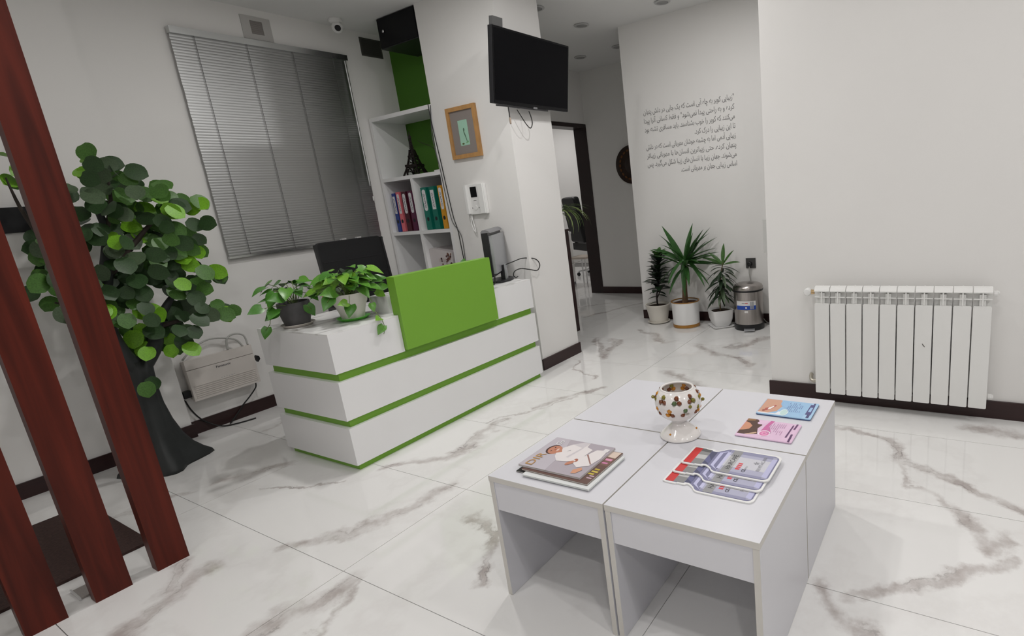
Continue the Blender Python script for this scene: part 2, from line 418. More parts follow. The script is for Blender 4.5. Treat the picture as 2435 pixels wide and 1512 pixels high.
for x, y, lb in ((4.34, 2.90, 'unlit downlight in the hall ceiling, the larger just right of the television top'), (5.24, 3.56, 'unlit downlight of the hall ceiling farthest in, over the door'),
              (5.21, 3.065, 'unlit downlight half behind the corner of the quote wall'), (3.714, 2.886, 'unlit downlight in the hall ceiling beside the column top'),
              (4.349, 2.112, 'unlit downlight in the hall ceiling at the top edge of the picture')):
    downlight(x, y, False, lb)

# ------------------------------------------------------------------ wooden posts
for k, (xr, lb) in enumerate(((.690, 'mahogany wooden post nearest the desk, rightmost of the row'), (.509, 'mahogany wooden post second from the right, beside the steel floor plate'),
                              (.332, 'mahogany wooden post third from the right, cut by the left picture edge'), (.151, 'mahogany wooden post at the bottom left picture corner, leftmost of the row'))):
    obj_ = obj('wooden_post', box(xr-.104, xr, 2.628, 2.682, 0, CEIL-.002), POSTM, bevel=.002, seg=1)
    tag(obj_, lb, 'post', 'mahogany posts of the screen')
fl = thing('floor_plate', 'small chrome floor plate between two wooden posts', 'floor plate', (.43, 2.755, 0))
obj('plate', box(.385, .475, 2.712, 2.805, .0005, .008), STEEL, fl, bevel=.002, seg=1)
obj('lip', box(.381, .386, 2.706, 2.811, .0005, .012), CHROME, fl)
mt = obj('door_mat', box(-.35, .66, 2.914, 3.672, .0006, .012), mat('brown_mat', srgb(58, 40, 36), .95, noise=.35, nscale=90, bump=1.0, bscale=240), bevel=.004, seg=1)
tag(mt, 'dark brown fibre door mat on the floor behind the wooden posts', 'door mat')

# ------------------------------------------------------------------ window blind
bl = thing('venetian_blind', 'closed silver aluminium venetian blind on the back wall', 'blind', (2.34, 4.19, 1.07))
obj('headrail', box(1.765, 2.915, 4.160, 4.205, 2.452, 2.490), mat('rail_alu', (.62, .63, .63), .25, metal=1), bl, bevel=.003)
obj('bottom_rail', box(1.765, 2.915, 4.172, 4.196, 1.072, 1.086), mat('rail_alu', (.6, .6, .6), .25, metal=1), bl, bevel=.003)
sb = bmesh.new(); rows = []
ns = 6
for i in range(ns+1):
    s = (i/ns-.5); zz = s*.0174; yy = -.0006*(1-(2*s)**2) + s*.0004   # a crowned slat, lower edge to the room
    rows.append((sb.verts.new((-.573, yy, zz)), sb.verts.new((.573, yy, zz))))
for a, b in zip(rows[:-1], rows[1:]): sb.faces.new((a[0], a[1], b[1], b[0]))
sl0 = obj('slat', sb, ALU, bl, local=True, smooth=True, origin=(0, 0, 0)); sl_me = sl0.data
nsl = 78; bw = world(bl).inverted()
for i in range(nsl):
    p = bw @ V((2.34 + R_.uniform(-.0012, .0012), 4.183, 1.096 + i*(2.445-1.096)/(nsl-1)))
    M = Matrix.Translation(p) @ Matrix.Rotation(R_.uniform(-.012, .012), 4, 'X')
    if i == 0: sl0.matrix_basis = M
    else: inst(sl_me, 'slat', bl, M)
for x in (1.895, 2.198, 2.50, 2.80):
    obj('ladder_cord', tube([(x, 4.1745, 1.08), (x, 4.1745, 2.452)], .0016, 5, k=1), mat('ladder_tape', (.10, .10, .10), .6), bl)
obj('tilt_wand', tube([(2.885, 4.160, 2.445), (2.884, 4.155, 1.95), (2.884, 4.156, 1.50)], .0045, 8), mat('clear_wand', (.75, .76, .77), .12, spec=.7), bl, smooth=True)
obj('cord_tassel', lathe([(0, 0), (.006, .004), (.005, .03), (.002, .04), (0, .04)], 10, (2.893, 4.160, 1.38)), WHITEP, bl, smooth=True)
# vents
def vent(x0, x1, z0, z1, ix0, ix1, iz0, iz1, label, face, inner, nsl):
    t = thing('air_vent', label, 'vent', ((x0+x1)/2, 4.209, z0))
    Fr = bmesh.new(); y0, y1 = 4.203, 4.2095
    bx(Fr, x0, ix0, y0, y1, z0, z1); bx(Fr, ix1, x1, y0, y1, z0, z1); bx(Fr, ix0, ix1, y0, y1, z0, iz0); bx(Fr, ix0, ix1, y0, y1, iz1, z1)
    obj('frame', Fr, face, t)
    obj('mesh_panel', box(ix0, ix1, 4.207, 4.2095, iz0, iz1), inner, t)
    for k in range(nsl):
        z = iz0 + (k+.5)*(iz1-iz0)/nsl
        obj('louvre', box(ix0, ix1, 4.2045, 4.2068, z-.003, z+.003), inner, t)
vent(2.212, 2.402, 2.505, 2.651, 2.267, 2.347, 2.540, 2.624, 'square pale grey wall vent above the blind', mat('vent_grey', (.50, .49, .475), .5), mat('vent_dark', (.26, .24, .23), .6), 7)
vent(3.083, 3.276, 2.523, 2.66, 3.094, 3.266, 2.533, 2.650, 'dark louvred wall vent between the camera and the black cabinet', mat('vent_black', (.075, .075, .065), .5), mat('vent_blk2', (.05, .05, .045), .6), 8)
cc = thing('security_camera', 'white dome security camera under the ceiling right of the blind', 'camera', (2.80, 4.05, CEIL))
obj('mount', lathe([(0, -.001), (.045, -.001), (.047, -.018), (.032, -.03), (0, -.03)], 24, (2.80, 4.05, CEIL)), WHITEP, cc, smooth='auto')
bmc = bmesh.new(); bmesh.ops.create_uvsphere(bmc, u_segments=20, v_segments=14, radius=.040); bmc.transform(Matrix.Translation((2.80, 4.042, CEIL-.058)))
obj('ball', bmc, WHITEP, cc, smooth=True)
dirv = V((-.45, -.75, -.35)).normalized()
fr = frame(V((2.80, 4.042, CEIL-.058)), dirv.orthogonal(), dirv.cross(dirv.orthogonal()))
fr = (fr[0], fr[1], fr[2], fr[3] if fr[3].dot(dirv) > 0 else -fr[3])
obj('lens', prism(ell(0, 0, .021, .021, 20), fr, .030, .0415), BLACKG, cc)
# black box high beside the column
bxs = thing('wall_cabinet', 'black box cabinet hung high above the white bookcase', 'cabinet', (3.18, 3.65, 2.48))
obj('carcass', box(3.014, 3.345, 3.436, 3.865, 2.485, CEIL-.004), BLACKP, bxs, bevel=.004)
obj('front_panel', box(3.008, 3.014, 3.44, 3.860, 2.492, CEIL-.008), BLACKG, bxs)
obj('knob', lathe([(0, 0), (.010, .001), (.011, .008), (0, .011)], 14), CHROME, bxs, local=True, smooth=True).matrix_basis = world(bxs).inverted() @ Matrix.Translation((3.008, 3.80, 2.60)) @ Matrix.Rotation(-math.pi/2, 4, 'Y')

# ------------------------------------------------------------------ bookcase in the niche
bk = thing('bookcase', 'white cube bookcase in the green niche behind the desk', 'bookcase', (3.18, 3.81, 0))
X0, X1, YA, YB = 3.016, 3.342, 3.436, 4.192
obj('side_panel', box(X0, X1, YB-.028, YB, 0, 2.0), WHITE, bk, bevel=.001, seg=1)
obj('side_panel', box(X0, X1, YA, YA+.028, 0, 2.0), WHITE, bk, bevel=.001, seg=1)
obj('top_board', box(X0, X1, YA, YB, 2.0, 2.030), WHITE, bk, bevel=.001, seg=1)
for z in (1.550, 1.108, .664, .222):
    obj('shelf', box(X0, X1-.004, YA+.028, YB-.028, z-.028, z), WHITE, bk, bevel=.001, seg=1)
for za, zb in ((1.108, 1.522), (.664, 1.08), (.222, .636)):
    obj('divider', box(X0, X1-.004, 3.795, 3.823, za, zb), WHITE, bk, bevel=.001, seg=1)
obj('back_panel', box(X1-.004, X1, YA+.028, YB-.028, 0, 1.522), mat('back_panel_shaded', (.45, .46, .46), .5), bk)  # white panel in shadow; the shade is put into its grey
# tower ornament
tw = thing('tower_model', 'dark metal lattice tower ornament on the top shelf', 'ornament', (3.12, 3.87, 1.551))
tb = bmesh.new(); TH = .335
def tw_r(t): return .064*(1-t)**2.3 + .0055
def legs(t0, t1, n, th, tbm):
    for sx in (-1, 1):
        for sy in (-1, 1):
            pts = []
            for i in range(n+1):
                t = t0+(t1-t0)*i/n; pts.append((sx*tw_r(t), sy*tw_r(t), t*TH))
            tube(pts, th, 4, tbm, k=1)
lg = bmesh.new(); legs(0, .60, 12, .0075, lg)
DM = mat('dark_bronze', srgb(44, 38, 36), .45, metal=.6)
obj('legs', lg, DM, tw, local=True)
def plat(t, h, ex):
    r = tw_r(t)+ex; return box(-r, r, -r, r, t*TH, t*TH+h)
obj('platform', plat(.20, .020, .010), DM, tw, local=True)
obj('platform', plat(.42, .016, .006), DM, tw, local=True)
obj('spire', lathe([(.019, .50*TH), (.014, .66*TH), (.010, .86*TH), (.014, .88*TH), (.014, .91*TH), (.008, .93*TH), (.006, .96*TH), (0, 1.04*TH)], 4), DM, tw, local=True)
ar = bmesh.new()
for s in (-1, 1):
    for ax in (0, 1):
        pts = [(math.cos(a)*.040, s*.056, .006+math.sin(a)*.052) for a in [math.pi*i/10 for i in range(11)]]
        if ax: pts = [(p[1], p[0], p[2]) for p in pts]
        tube(pts, .005, 4, ar, k=1)
obj('arch', ar, DM, tw, local=True)
def lattice(t0, t1, n, bm):
    for i in range(n):
        a, b = t0+(t1-t0)*i/n, t0+(t1-t0)*(i+1)/n
        ra, rb = tw_r(a), tw_r(b)
        for q in range(4):
            c, s = round(math.cos(q*math.pi/2)), round(math.sin(q*math.pi/2))
            def P(x, y, z): return (x*c-y*s, x*s+y*c, z)
            tube([P(ra, -ra, a*TH), P(rb, rb, b*TH)], .0028, 3, bm, k=1); tube([P(ra, ra, a*TH), P(rb, -rb, b*TH)], .0028, 3, bm, k=1)
la = bmesh.new(); lattice(.26, .42, 2, la); lattice(.46, .86, 9, la); lattice(.06, .2, 2, la)
obj('lattice', la, DM, tw, local=True)
tw.matrix_world = Matrix.Translation((3.12, 3.865, 1.551)) @ Matrix.Rotation(.3, 4, 'Z')
# small pot with a bent twig
pt = thing('bud_vase', 'pale green square vase with a bare bent twig beside the tower', 'vase', (3.12, 3.52, 1.551))
obj('vase', box(3.085, 3.155, 3.478, 3.545, 1.565, 1.66), mat('sage_glaze', srgb(150, 160, 120), .35), pt, bevel=.006)
obj('tray', box(3.06, 3.17, 3.467, 3.575, 1.552, 1.565), WHITEP, pt, bevel=.003)
obj('twig', tube([(3.12, 3.515, 1.655), (3.12, 3.56, 1.70), (3.12, 3.64, 1.755), (3.12, 3.72, 1.785), (3.12, 3.78, 1.815)], [.003, .0025, .002, .0015], 6), TWIG, pt)
# binders
def binder(name_label, y0, y1, h, colr, lab, hole_z=.085):
    t = thing('binder', name_label, 'binder', (3.15, (y0+y1)/2, 1.109), 0, 'lever arch binders on the second shelf')
    m = mat('binder_%d_%d_%d' % colr, srgb(*colr), .45, noise=.06, nscale=40)
    b = bmesh.new(); z0 = 1.1095
    bx(b, 3.045, 3.30, y0, y0+.003, z0, z0+h); bx(b, 3.045, 3.30, y1-.003, y1, z0, z0+h); bx(b, 3.042, 3.046, y0, y1, z0, z0+h)
    obj('cover', b, m, t)
    obj('paper', box(3.055, 3.29, y0+.008, y1-.014, z0+.004, z0+h-.02), mat('paper', (.75, .74, .72), .8), t)
    yc = (y0+y1)/2; fr = frame((3.042, yc, z0), (0, -1, 0), (0, 0, 1))
    wd = (y1-y0)
    fin = prism(ell(0, hole_z, .013, .016, 16), fr, 0, .0012)
    obj('finger_hole', fin, BLACKP, t)
    if lab == 'rect': poly = rrect(-wd*.34, wd*.34, h*.47, h*.92, .003, 2)
    else:
        poly = rrect(-wd*.30, wd*.30, h*.45, h*.95, wd*.28, 6)
    slb = obj('spine_label', prism(poly, fr, 0, .0012), mat('label_paper', (.72, .72, .74), .6), t)
    sc = bmesh.new()
    for k in range(4):
        zc = h*(.56+.085*k)
        pts = [fr[0]+fr[1]*(wd*.16*math.sin(q*1.9+k))+fr[2]*(zc+.012*math.sin(q*1.3+2*k)) - V((.0016, 0, 0)) for q in range(6)]
        tube(pts, .0011, 4, sc, k=3)
    obj('handwriting', sc, mat('pen_ink', (.06, .06, .09), .6), slb)
binder('blue binder with white label, leftmost on the shelf', 4.085, 4.125, .318, (44, 66, 140), 'rect')
binder('salmon pink binder between the blue and dark red ones', 4.025, 4.070, .325, (222, 112, 122), 'oval')
binder('dark red binder with torn rounded label beside the pink one', 3.945, 4.002, .322, (74, 22, 38), 'oval')
binder('plum binder with rounded label against the shelf divider', 3.866, 3.922, .325, (86, 30, 62), 'oval')
binder('teal green binder with torn rounded label, left of its pair', 3.690, 3.755, .335, (16, 112, 96), 'oval')
binder('teal green binder with square white label next to the yellow one', 3.596, 3.655, .335, (14, 108, 92), 'rect')
binder('mustard yellow binder, rightmost on the shelf', 3.505, 3.555, .335, (206, 146, 36), 'oval')
# floral box file
fb = thing('floral_box_file', 'white magazine file with brown floral print on the lower shelf', 'file box', (3.14, 3.65, .665))
FBM = mat('file_white', (.62, .58, .58), .5)
fbm = bmesh.new(); yl, yr = 3.825-.012, 3.505
frf = frame((3.05, 3.79, .666), (0, -1, 0), (0, 0, 1))
prism([(0, 0), (.255, 0), (.265, .25), (.02, .292), (0, .285)], frf, -.22, 0, fbm)
obj('body', fbm, FBM, fb)
items = []
for k in range(46):
    x = .10+.15*R_.random()**.7; y = .02+.22*R_.random()
    if x < .1+.09*(y/.25)*R_.random(): continue
    items.append((ell(x, y, R_.uniform(.007, .017), R_.uniform(.006, .014), 8, R_.random()*3), R_.choice([(66, 30, 34), (84, 46, 44), (52, 26, 28), (120, 84, 70)])))
for k in range(5):
    cx, cy = R_.uniform(.11, .2), R_.uniform(.04, .22)
    for q in range(5):
        a = q*1.257; items.append((ell(cx+.011*math.cos(a), cy+.011*math.sin(a), .009, .005, 8, a), (196, 186, 184)))
items.append((ell(.15, .03, .02, .012, 10), (176, 92, 50)))
decals('floral_print', items, frf, fb, base=.0005, step=.00003)
obj('grey_folder', box(3.06, 3.26, 3.468, 3.488, .666, .90), mat('folder_grey', (.5, .5, .52), .5), fb) if False else None
fo = thing('document_folder', 'thin grey folder leaning beside the floral box file', 'folder', (3.14, 3.48, .665))
obj('cover', prism([(0, 0), (.006, 0), (.02, .25), (.014, .25)], frame((3.05, 3.507, .666), (0, -1, 0), (0, 0, 1)), -.2, 0), mat('folder_grey', (.55, .55, .57), .5), fo)
obj('spine', prism([(.001, 0), (.0055, 0), (.0195, .25), (.0145, .25)], frame((3.05, 3.507, .666), (0, -1, 0), (0, 0, 1)), .0002, .003), WHITEP, fo)

# ------------------------------------------------------------------ column: picture, intercom, television, cables
pf = thing('picture_frame', 'light oak picture frame with grey mat on the column', 'picture', (3.0, 3.12, 1.607))
frp = frame((3.008, 3.268, 1.608), (0, -1, 0), (0, 0, 1)); PW, PH = .294, .356
OAK = mat('oak_frame', srgb(188, 142, 88), .45, noise=.15, nscale=6, stretch=(6, 6, 2))
def framepiece(poly): return prism(poly, frp, 0, .022)
b = .028
obj('rail', framepiece([(0, 0), (PW, 0), (PW-b, b), (b, b)]), OAK, pf); obj('rail', framepiece([(0, PH), (b, PH-b), (PW-b, PH-b), (PW, PH)]), OAK, pf)
obj('stile', framepiece([(0, 0), (b, b), (b, PH-b), (0, PH)]), OAK, pf); obj('stile', framepiece([(PW, 0), (PW, PH), (PW-b, PH-b), (PW-b, b)]), OAK, pf)
obj('mat_board', prism([(b, b), (PW-b, b), (PW-b, PH-b), (b, PH-b)], frp, .002, .010), mat('mat_grey', srgb(140, 132, 128), .6), pf)
ui = [(rrect(.098, .192, .088, .262, .002, 1), (164, 206, 184))]
ui += [(ell(.125, .100, .013, .007, 10), (96, 108, 66)), (ell(.170, .108, .016, .006, 10, .3), (128, 176, 128)),
       ([(.166, .110), (.171, .112), (.160, .158), (.150, .186), (.146, .206), (.142, .190), (.146, .168), (.156, .142)], (84, 112, 92)),
       (ell(.150, .196, .008, .012, 8), (92, 122, 100))]
decals('art_print', ui, frp, pf, base=.0104, step=.0002)
ic = thing('video_intercom', 'white video intercom panel on the column under the picture', 'intercom', (3.0, 3.10, 1.2))
fri = frame((3.008, 3.196, 1.200), (0, -1, 0), (0, 0, 1))
obj('housing', prism(rrect(.0, .196, 0, .220, .006), fri, 0, .024), WHITEP, ic, bevel=.002)
obj('handset', prism(rrect(.006, .034, .004, .216, .006), fri, .0245, .044), WHITEP, ic, bevel=.003)
obj('cover_strip', prism(rrect(.140, .190, .004, .216, .004), fri, .0245, .034), WHITEP, ic, bevel=.002)
obj('screen', prism(rrect(.058, .120, .125, .200, .002, 1), fri, .0242, .0262), BLACKG, ic)
obj('brand_mark', prism(rrect(.078, .106, .098, .103, .001, 1), fri, .0242, .0250), mat('mark_grey', (.2, .2, .2), .5), ic)
obj('button', prism(ell(.090, .048, .017, .017, 20), fri, .0242, .0272), WHITEP, ic)
for dx in (-.034, .034): obj('button', prism(ell(.090+dx, .048, .004, .004, 10), fri, .0242, .0262), mat('mark_grey', (.2, .2, .2), .5), ic)
obj('coiled_cord', tube([(2.992, 3.178, 1.20), (2.985, 3.180, 1.15), (2.984, 3.170, 1.10), (2.985, 3.150, 1.07), (2.985, 3.152, 1.11), (2.988, 3.165, 1.16), (2.994, 3.172, 1.20)], .004, 6), WHITEP, ic, smooth=True)

tv = thing('television', 'black flat television on a wall bracket at the column', 'television', (3.18, 2.62, 1.88))
# the screen leans forward a little: local frame, u to the right, v up along the screen
tvv = V((.0, -.075, .445)).normalized()
ft = (V((2.790, 2.600, 1.886)), V((1, 0, 0)), tvv, V((1, 0, 0)).cross(tvv))
TVW, TVH = .785, .452
obj('housing', prism(rrect(0, TVW, 0, TVH, .006), ft, -.035, 0), BLACKP, tv, bevel=.002, seg=1)
bz = obj('bezel', prism(rrect(.001, TVW-.001, 0.001, TVH-.001, .006), ft, .0003, .004), BLACKG, tv)
obj('screen', prism(rrect(.012, TVW-.012, .022, TVH-.012, .002, 1), ft, .0042, .0050), mat('tv_screen', (.003, .003, .004), .35, spec=.08), bz)
obj('brand_mark', prism(rrect(.385, .425, -.006, .006, .001, 1), ft, .0002, .0062), GREYP, tv)
obj('speaker_bar', prism(rrect(.05, .56, -.012, -.002, .002, 1), ft, -.03, -.006), mat('tv_grey', (.05, .05, .055), .4), tv)
obj('bracket', box(3.10, 3.30, 2.640, 2.684, 1.98, 2.22), BLACKP, tv)
obj('media_box', prism(rrect(.015, .105, TVH+.002, TVH+.052, .003), ft, -.034, -.006), mat('media_grey', (.09, .09, .09), .45), tv)
oc = thing('wall_outlet', 'white double outlet behind the television left edge', 'outlet', (3.05, 2.684, 2.08))
obj('plate', box(3.03, 3.115, 2.674, 2.684, 2.05, 2.20), WHITEP, oc, bevel=.003)
obj('plug', box(3.05, 3.085, 2.648, 2.6735, 2.14, 2.18), BLACKP, oc, bevel=.003)
c1 = obj('television_cable', tube([(3.08, 2.66, 2.09), (3.055, 2.655, 2.06), (3.045, 2.66, 2.0), (3.035, 2.665, 1.95), (3.06, 2.66, 1.90), (3.10, 2.655, 1.885), (3.15, 2.65, 1.93)], .0035, 6), CORDG, smooth=True)
tag(c1, 'grey power cable looping beside the television left edge', 'cable')
c2 = thing('antenna_cable', 'short black cable with a pale connector hanging under the television', 'cable', (2.99, 2.61, 1.80))
obj('cord', tube([(2.935, 2.612, 1.878), (2.937, 2.612, 1.84), (2.937, 2.612, 1.808)], .0032, 6), CORDM, c2)
obj('connector', lathe([(0, 0), (.005, 0), (.0065, .012), (.0065, .034), (.004, .042), (0, .042)], 10, (2.937, 2.612, 1.768)), mat('connector_tan', srgb(176, 158, 142), .5), c2, smooth=True)
c3 = obj('video_cable', tube([(3.03, 2.622, 1.868), (3.06, 2.615, 1.82), (3.10, 2.612, 1.77), (3.135, 2.612, 1.752), (3.16, 2.612, 1.785), (3.158, 2.615, 1.83), (3.152, 2.622, 1.866)], .0034, 6), CORDM, smooth=True)
tag(c3, 'black cable hanging in a loop under the television', 'cable')
cb = obj('wall_cable', tube([(3.004, 3.452, 2.03), (3.003, 3.445, 1.88), (3.003, 3.42, 1.62), (3.003, 3.405, 1.42), (3.003, 3.385, 1.20), (3.002, 3.36, 1.10), (3.001, 3.352, .98), (3.001, 3.345, .80), (3.001, 3.345, .55)], .0036, 6), CORDM, smooth=True)
tag(cb, 'long black cable running down between bookcase and column', 'cable')
cb2 = obj('wall_cable', tube([(3.012, 3.436, 2.02), (3.009, 3.470, 1.80), (3.008, 3.445, 1.55), (3.008, 3.434, 1.35), (3.001, 3.405, 1.17), (3.001, 3.35, 1.09), (3.000, 3.325, 1.02), (3.000, 3.33, .85), (3.0, 3.34, .60)], .0034, 6), mat('dark_grey_cord', (.10, .10, .10), .5), smooth=True)
tag(cb2, 'thinner grey cable crossing the long black one beside the bookcase', 'cable')

# ------------------------------------------------------------------ reception desk
dk = thing('reception_desk', 'white reception desk in three tiers with lime green bands', 'desk', (2.148, 2.92, 0))
DX0, DX1, DY0, DY1 = 1.410, 2.885, 2.590, 3.25
for z0, z1 in ((.034, .236), (.278, .481)):
    obj('tier', box(DX0, DX1, DY0, DY1, z0, z1), WHITE, dk, bevel=.0012, seg=1)
bT = bmesh.new(); bx(bT, DX0, 1.806, DY0, DY1, .525, .722); bx(bT, 1.806, 2.510, 2.632, DY1, .525, .722); bx(bT, 2.510, DX1, DY0, DY1, .525, .722)
obj('tier', bT, WHITE, dk)
obj('plinth', box(DX0+.020, DX1-.012, DY0+.020, DY1-.02, 0, .034), GREEN, dk)
for z0, z1 in ((.236, .278), (.481, .525)):
    obj('recessed_band', box(DX0+.022, DX1-.014, DY0+.022, DY1-.02, z0, z1), GREEN, dk)
bt = bmesh.new(); bx(bt, DX0, 1.806, DY0, DY1, .7221, .728); bx(bt, 1.806, 2.510, 2.632, DY1, .7221, .728); bx(bt, 2.510, DX1, DY0, DY1, .7221, .728)
obj('counter_top', bt, DESKM, dk)
obj('green_panel', box(1.808, 2.508, 2.566, 2.630, .534, .936), GREEN, dk, bevel=.0015, seg=1, label='raised lime green front panel')
bxm = obj('marbled_box', box(1.835, 2.03, 2.70, 2.86, .7285, .822), DESKM, bevel=.002, seg=1)
tag(bxm, 'white marble patterned box on the counter behind the green panel', 'box')

# monitor, seen edge-on
mo = thing('monitor', 'black and silver computer monitor seen from the side on the desk', 'monitor', (2.815, 2.80, .728), math.radians(32))
# local: x along the screen width, -y is the back
obj('screen_housing', box(-.20, .20, -.004, .040, .055, .352), BLACKP, mo, local=True, bevel=.006)
obj('hood', lathe([(0, 0), (.020, .0)], 8), GREYP, mo, local=True) if False else None
hd = prism([(-.004, .352), (.040, .352), (.040, .362), (.028, .372), (.006, .372), (-.012, .362), (-.022, .350)], frame((-.20, 0, 0), (0, 1, 0), (0, 0, 1)), .0, .40)
obj('top_hood', hd, GREYP, mo, local=True)
obj('back_cover', box(-.185, .195, -.024, -.0045, .075, .332), SILVER, mo, local=True, bevel=.004, seg=2)
obj('screen', box(-.185, .185, .0402, .0412, .075, .335), BLACKG, mo, local=True)
obj('stand', prism([(-.03, .015), (.03, .015), (.02, .11), (-.02, .11)], frame((0, 0, 0), (1, 0, 0), (0, 0, 1)), .012, .040), BLACKP, mo, local=True)
obj('stand', prism([(-.026, .015), (.026, .015), (.016, .12), (-.016, .12)], frame((0, 0, 0), (1, 0, 0), (0, 0, 1)), .041, .052), SILVER, mo, local=True)
obj('base', prism(ell(0, .0, .125, .085, 28), frame((0, -.005, 0), (1, 0, 0), (0, 1, 0)), .0005, .015), BLACKP, mo, local=True, bevel=.004)
mc = obj('monitor_cable', tube([(2.815, 2.765, .835), (2.90, 2.74, .850), (2.985, 2.72, .862), (3.06, 2.672, .845), (3.085, 2.655, .80), (3.05, 2.655, .762), (2.99, 2.672, .778), (2.93, 2.70, .795), (2.885, 2.72, .785), (2.875, 2.73, .755), (2.90, 2.735, .737), (2.95, 2.76, .734)], .0038, 6), CORDM, smooth=True)
tag(mc, 'black cable looping out past the desk end from the monitor', 'cable')
mc2 = obj('monitor_cable', tube([(2.70, 2.735, .795), (2.68, 2.72, .76), (2.65, 2.70, .737), (2.60, 2.70, .733)], .004, 6), CORDM, smooth=True)
tag(mc2, 'short black cable hanging behind the monitor front corner', 'cable')

# ------------------------------------------------------------------ office chair behind the desk
ch = thing('office_chair', 'black leather office chair behind the reception desk', 'chair', (2.33, 3.62, 0), math.radians(-4))
fc = frame((-.235, .06, .62), (1, 0, 0), (0, .10, 1))
obj('backrest', prism(rrect(0, .46, 0, .50, .02), fc, -.018, .012), BLACKL, ch, local=True, bevel=.006)
for k in range(1, 4): obj('seam', prism(rrect(.02, .44, .12*k, .12*k+.004, .001, 1), fc, .0122, .0145), BLACKP, ch, local=True)
for x in (-.245, .232): obj('back_rail', prism(rrect(0, .014, -.10, .49, .004), frame((x, .06, .62), (1, 0, 0), (0, .10, 1)), -.02, .01), BLACKP, ch, local=True)
for ua in (.18, .29): obj('top_clip', prism(rrect(ua, ua+.035, .5005, .509, .002), fc, -.016, .006), CHROME, ch, local=True)
obj('seat', box(-.24, .24, -.33, .06, .44, .50), BLACKL, ch, local=True, bevel=.02)
for x in (-.29, .265):
    obj('armrest', box(x, x+.03, -.26, .02, .66, .69), BLACKP, ch, local=True, bevel=.008)
    obj('arm_support', tube([(x+.015, .0, .48), (x+.015, .02, .58), (x+.015, -.02, .662)], .011, 8), CHROME, ch, local=True)
obj('gas_stem', cyl((0, -.12), .028, .10, .439, 16), CHROME, ch, local=True)
for k in range(5):
    a = k*2*math.pi/5+.3; d = V((math.cos(a), math.sin(a), 0)); o0 = V((0, -.12, 0))
    lgx = obj('base_leg', tube([o0+d*.02+V((0, 0, .11)), o0+d*.20+V((0, 0, .075))], [.022, .015], 8, k=1), CHROME, ch, local=True)
    obj('caster', tube([o0+d*.20+V((-d.y*.02, d.x*.02, .031)), o0+d*.20+V((d.y*.02, -d.x*.02, .031))], .03, 14, k=1), BLACKP, lgx, space=ch)
tg = prism(rrect(0, .035, 0, .04, .006), frame((-.285, .075, .73), (1, 0, 0), (0, 0, 1)), 0, .004)
obj('tag', tg, mat('red_tag', srgb(214, 84, 66), .5), ch, local=True, label='small red tag at the chair back')

# ------------------------------------------------------------------ leaves
def leaf_mesh(name, L, W, kind, m, fold=.12, droop=.15):
    """leaf in local coords: base at origin, tip along +x, face +z"""
    bm = bmesh.new(); n = 7; prev = None
    for i in range(n+1):
        t = i/n
        if kind == 'heart': wv = W*.5*(math.sin(math.pi*min(1, t*.92+.08)**.62))*(1 if t < .9 else 1); 
        elif kind == 'round': wv = W*.5*math.sqrt(max(0, 1-(2*t*.94-.90)**2))*(1 if t < .80 else .25+.75*((1-t)/.2)**.8)
        elif kind == 'strap': wv = W*.5*(math.sin(math.pi*(.10+.90*t))**.55 if t < .5 else math.sin(math.pi*(.10+.90*t))**.9)
        else: wv = W*.5*math.sin(math.pi*(.04+.96*t))**.8
        if t == 1: wv = 0
        x = t*L; z = -droop*L*t*t
        sh = -.10*L if (kind == 'heart' and i == 0) else 0
        c = bm.verts.new((x, 0, z)); ring = [c]
        if wv > 1e-5 or i == 0:
            wv = max(wv, .002)
            l = bm.verts.new((x+sh, wv, z+fold*wv)); r = bm.verts.new((x+sh, -wv, z+fold*wv)); ring = [l, c, r]
        if prev:
            if len(ring) == 3 and len(prev) == 3:
                bm.faces.new((prev[0], prev[1], ring[1], ring[0])); bm.faces.new((prev[1], prev[2], ring[2], ring[1]))
            elif len(ring) == 1:
                bm.faces.new((prev[0], prev[1], ring[0])); bm.faces.new((prev[1], prev[2], ring[0]))
        prev = ring
    me = bpy.data.meshes.new(name); bmesh.ops.recalc_face_normals(bm, faces=bm.faces); bm.to_mesh(me); bm.free()
    me.materials.append(m)
    for p in me.polygons: p.use_smooth = True
    return me
def orient(p, d, n, s=1.0):
    d = V(d).normalized(); n = V(n); y = n.cross(d)
    if y.length < 1e-4: y = d.orthogonal()
    y.normalize(); z = d.cross(y)
    return Matrix(((d.x*s, y.x*s, z.x*s, p[0]), (d.y*s, y.y*s, z.y*s, p[1]), (d.z*s, y.z*s, z.z*s, p[2]), (0, 0, 0, 1)))
def leaf(me, parent, p, d, n, s=1.0):
    d = V(d).normalized()
    if 3.6 < p[0] < 4.62 and p[0]+d.x*s*1.02 > 4.57: d.x = max(0.0, (4.55-p[0])/s); d.normalize()
    return inst(me, 'leaf', parent, world(parent).inverted() @ orient(p, d, n, s))

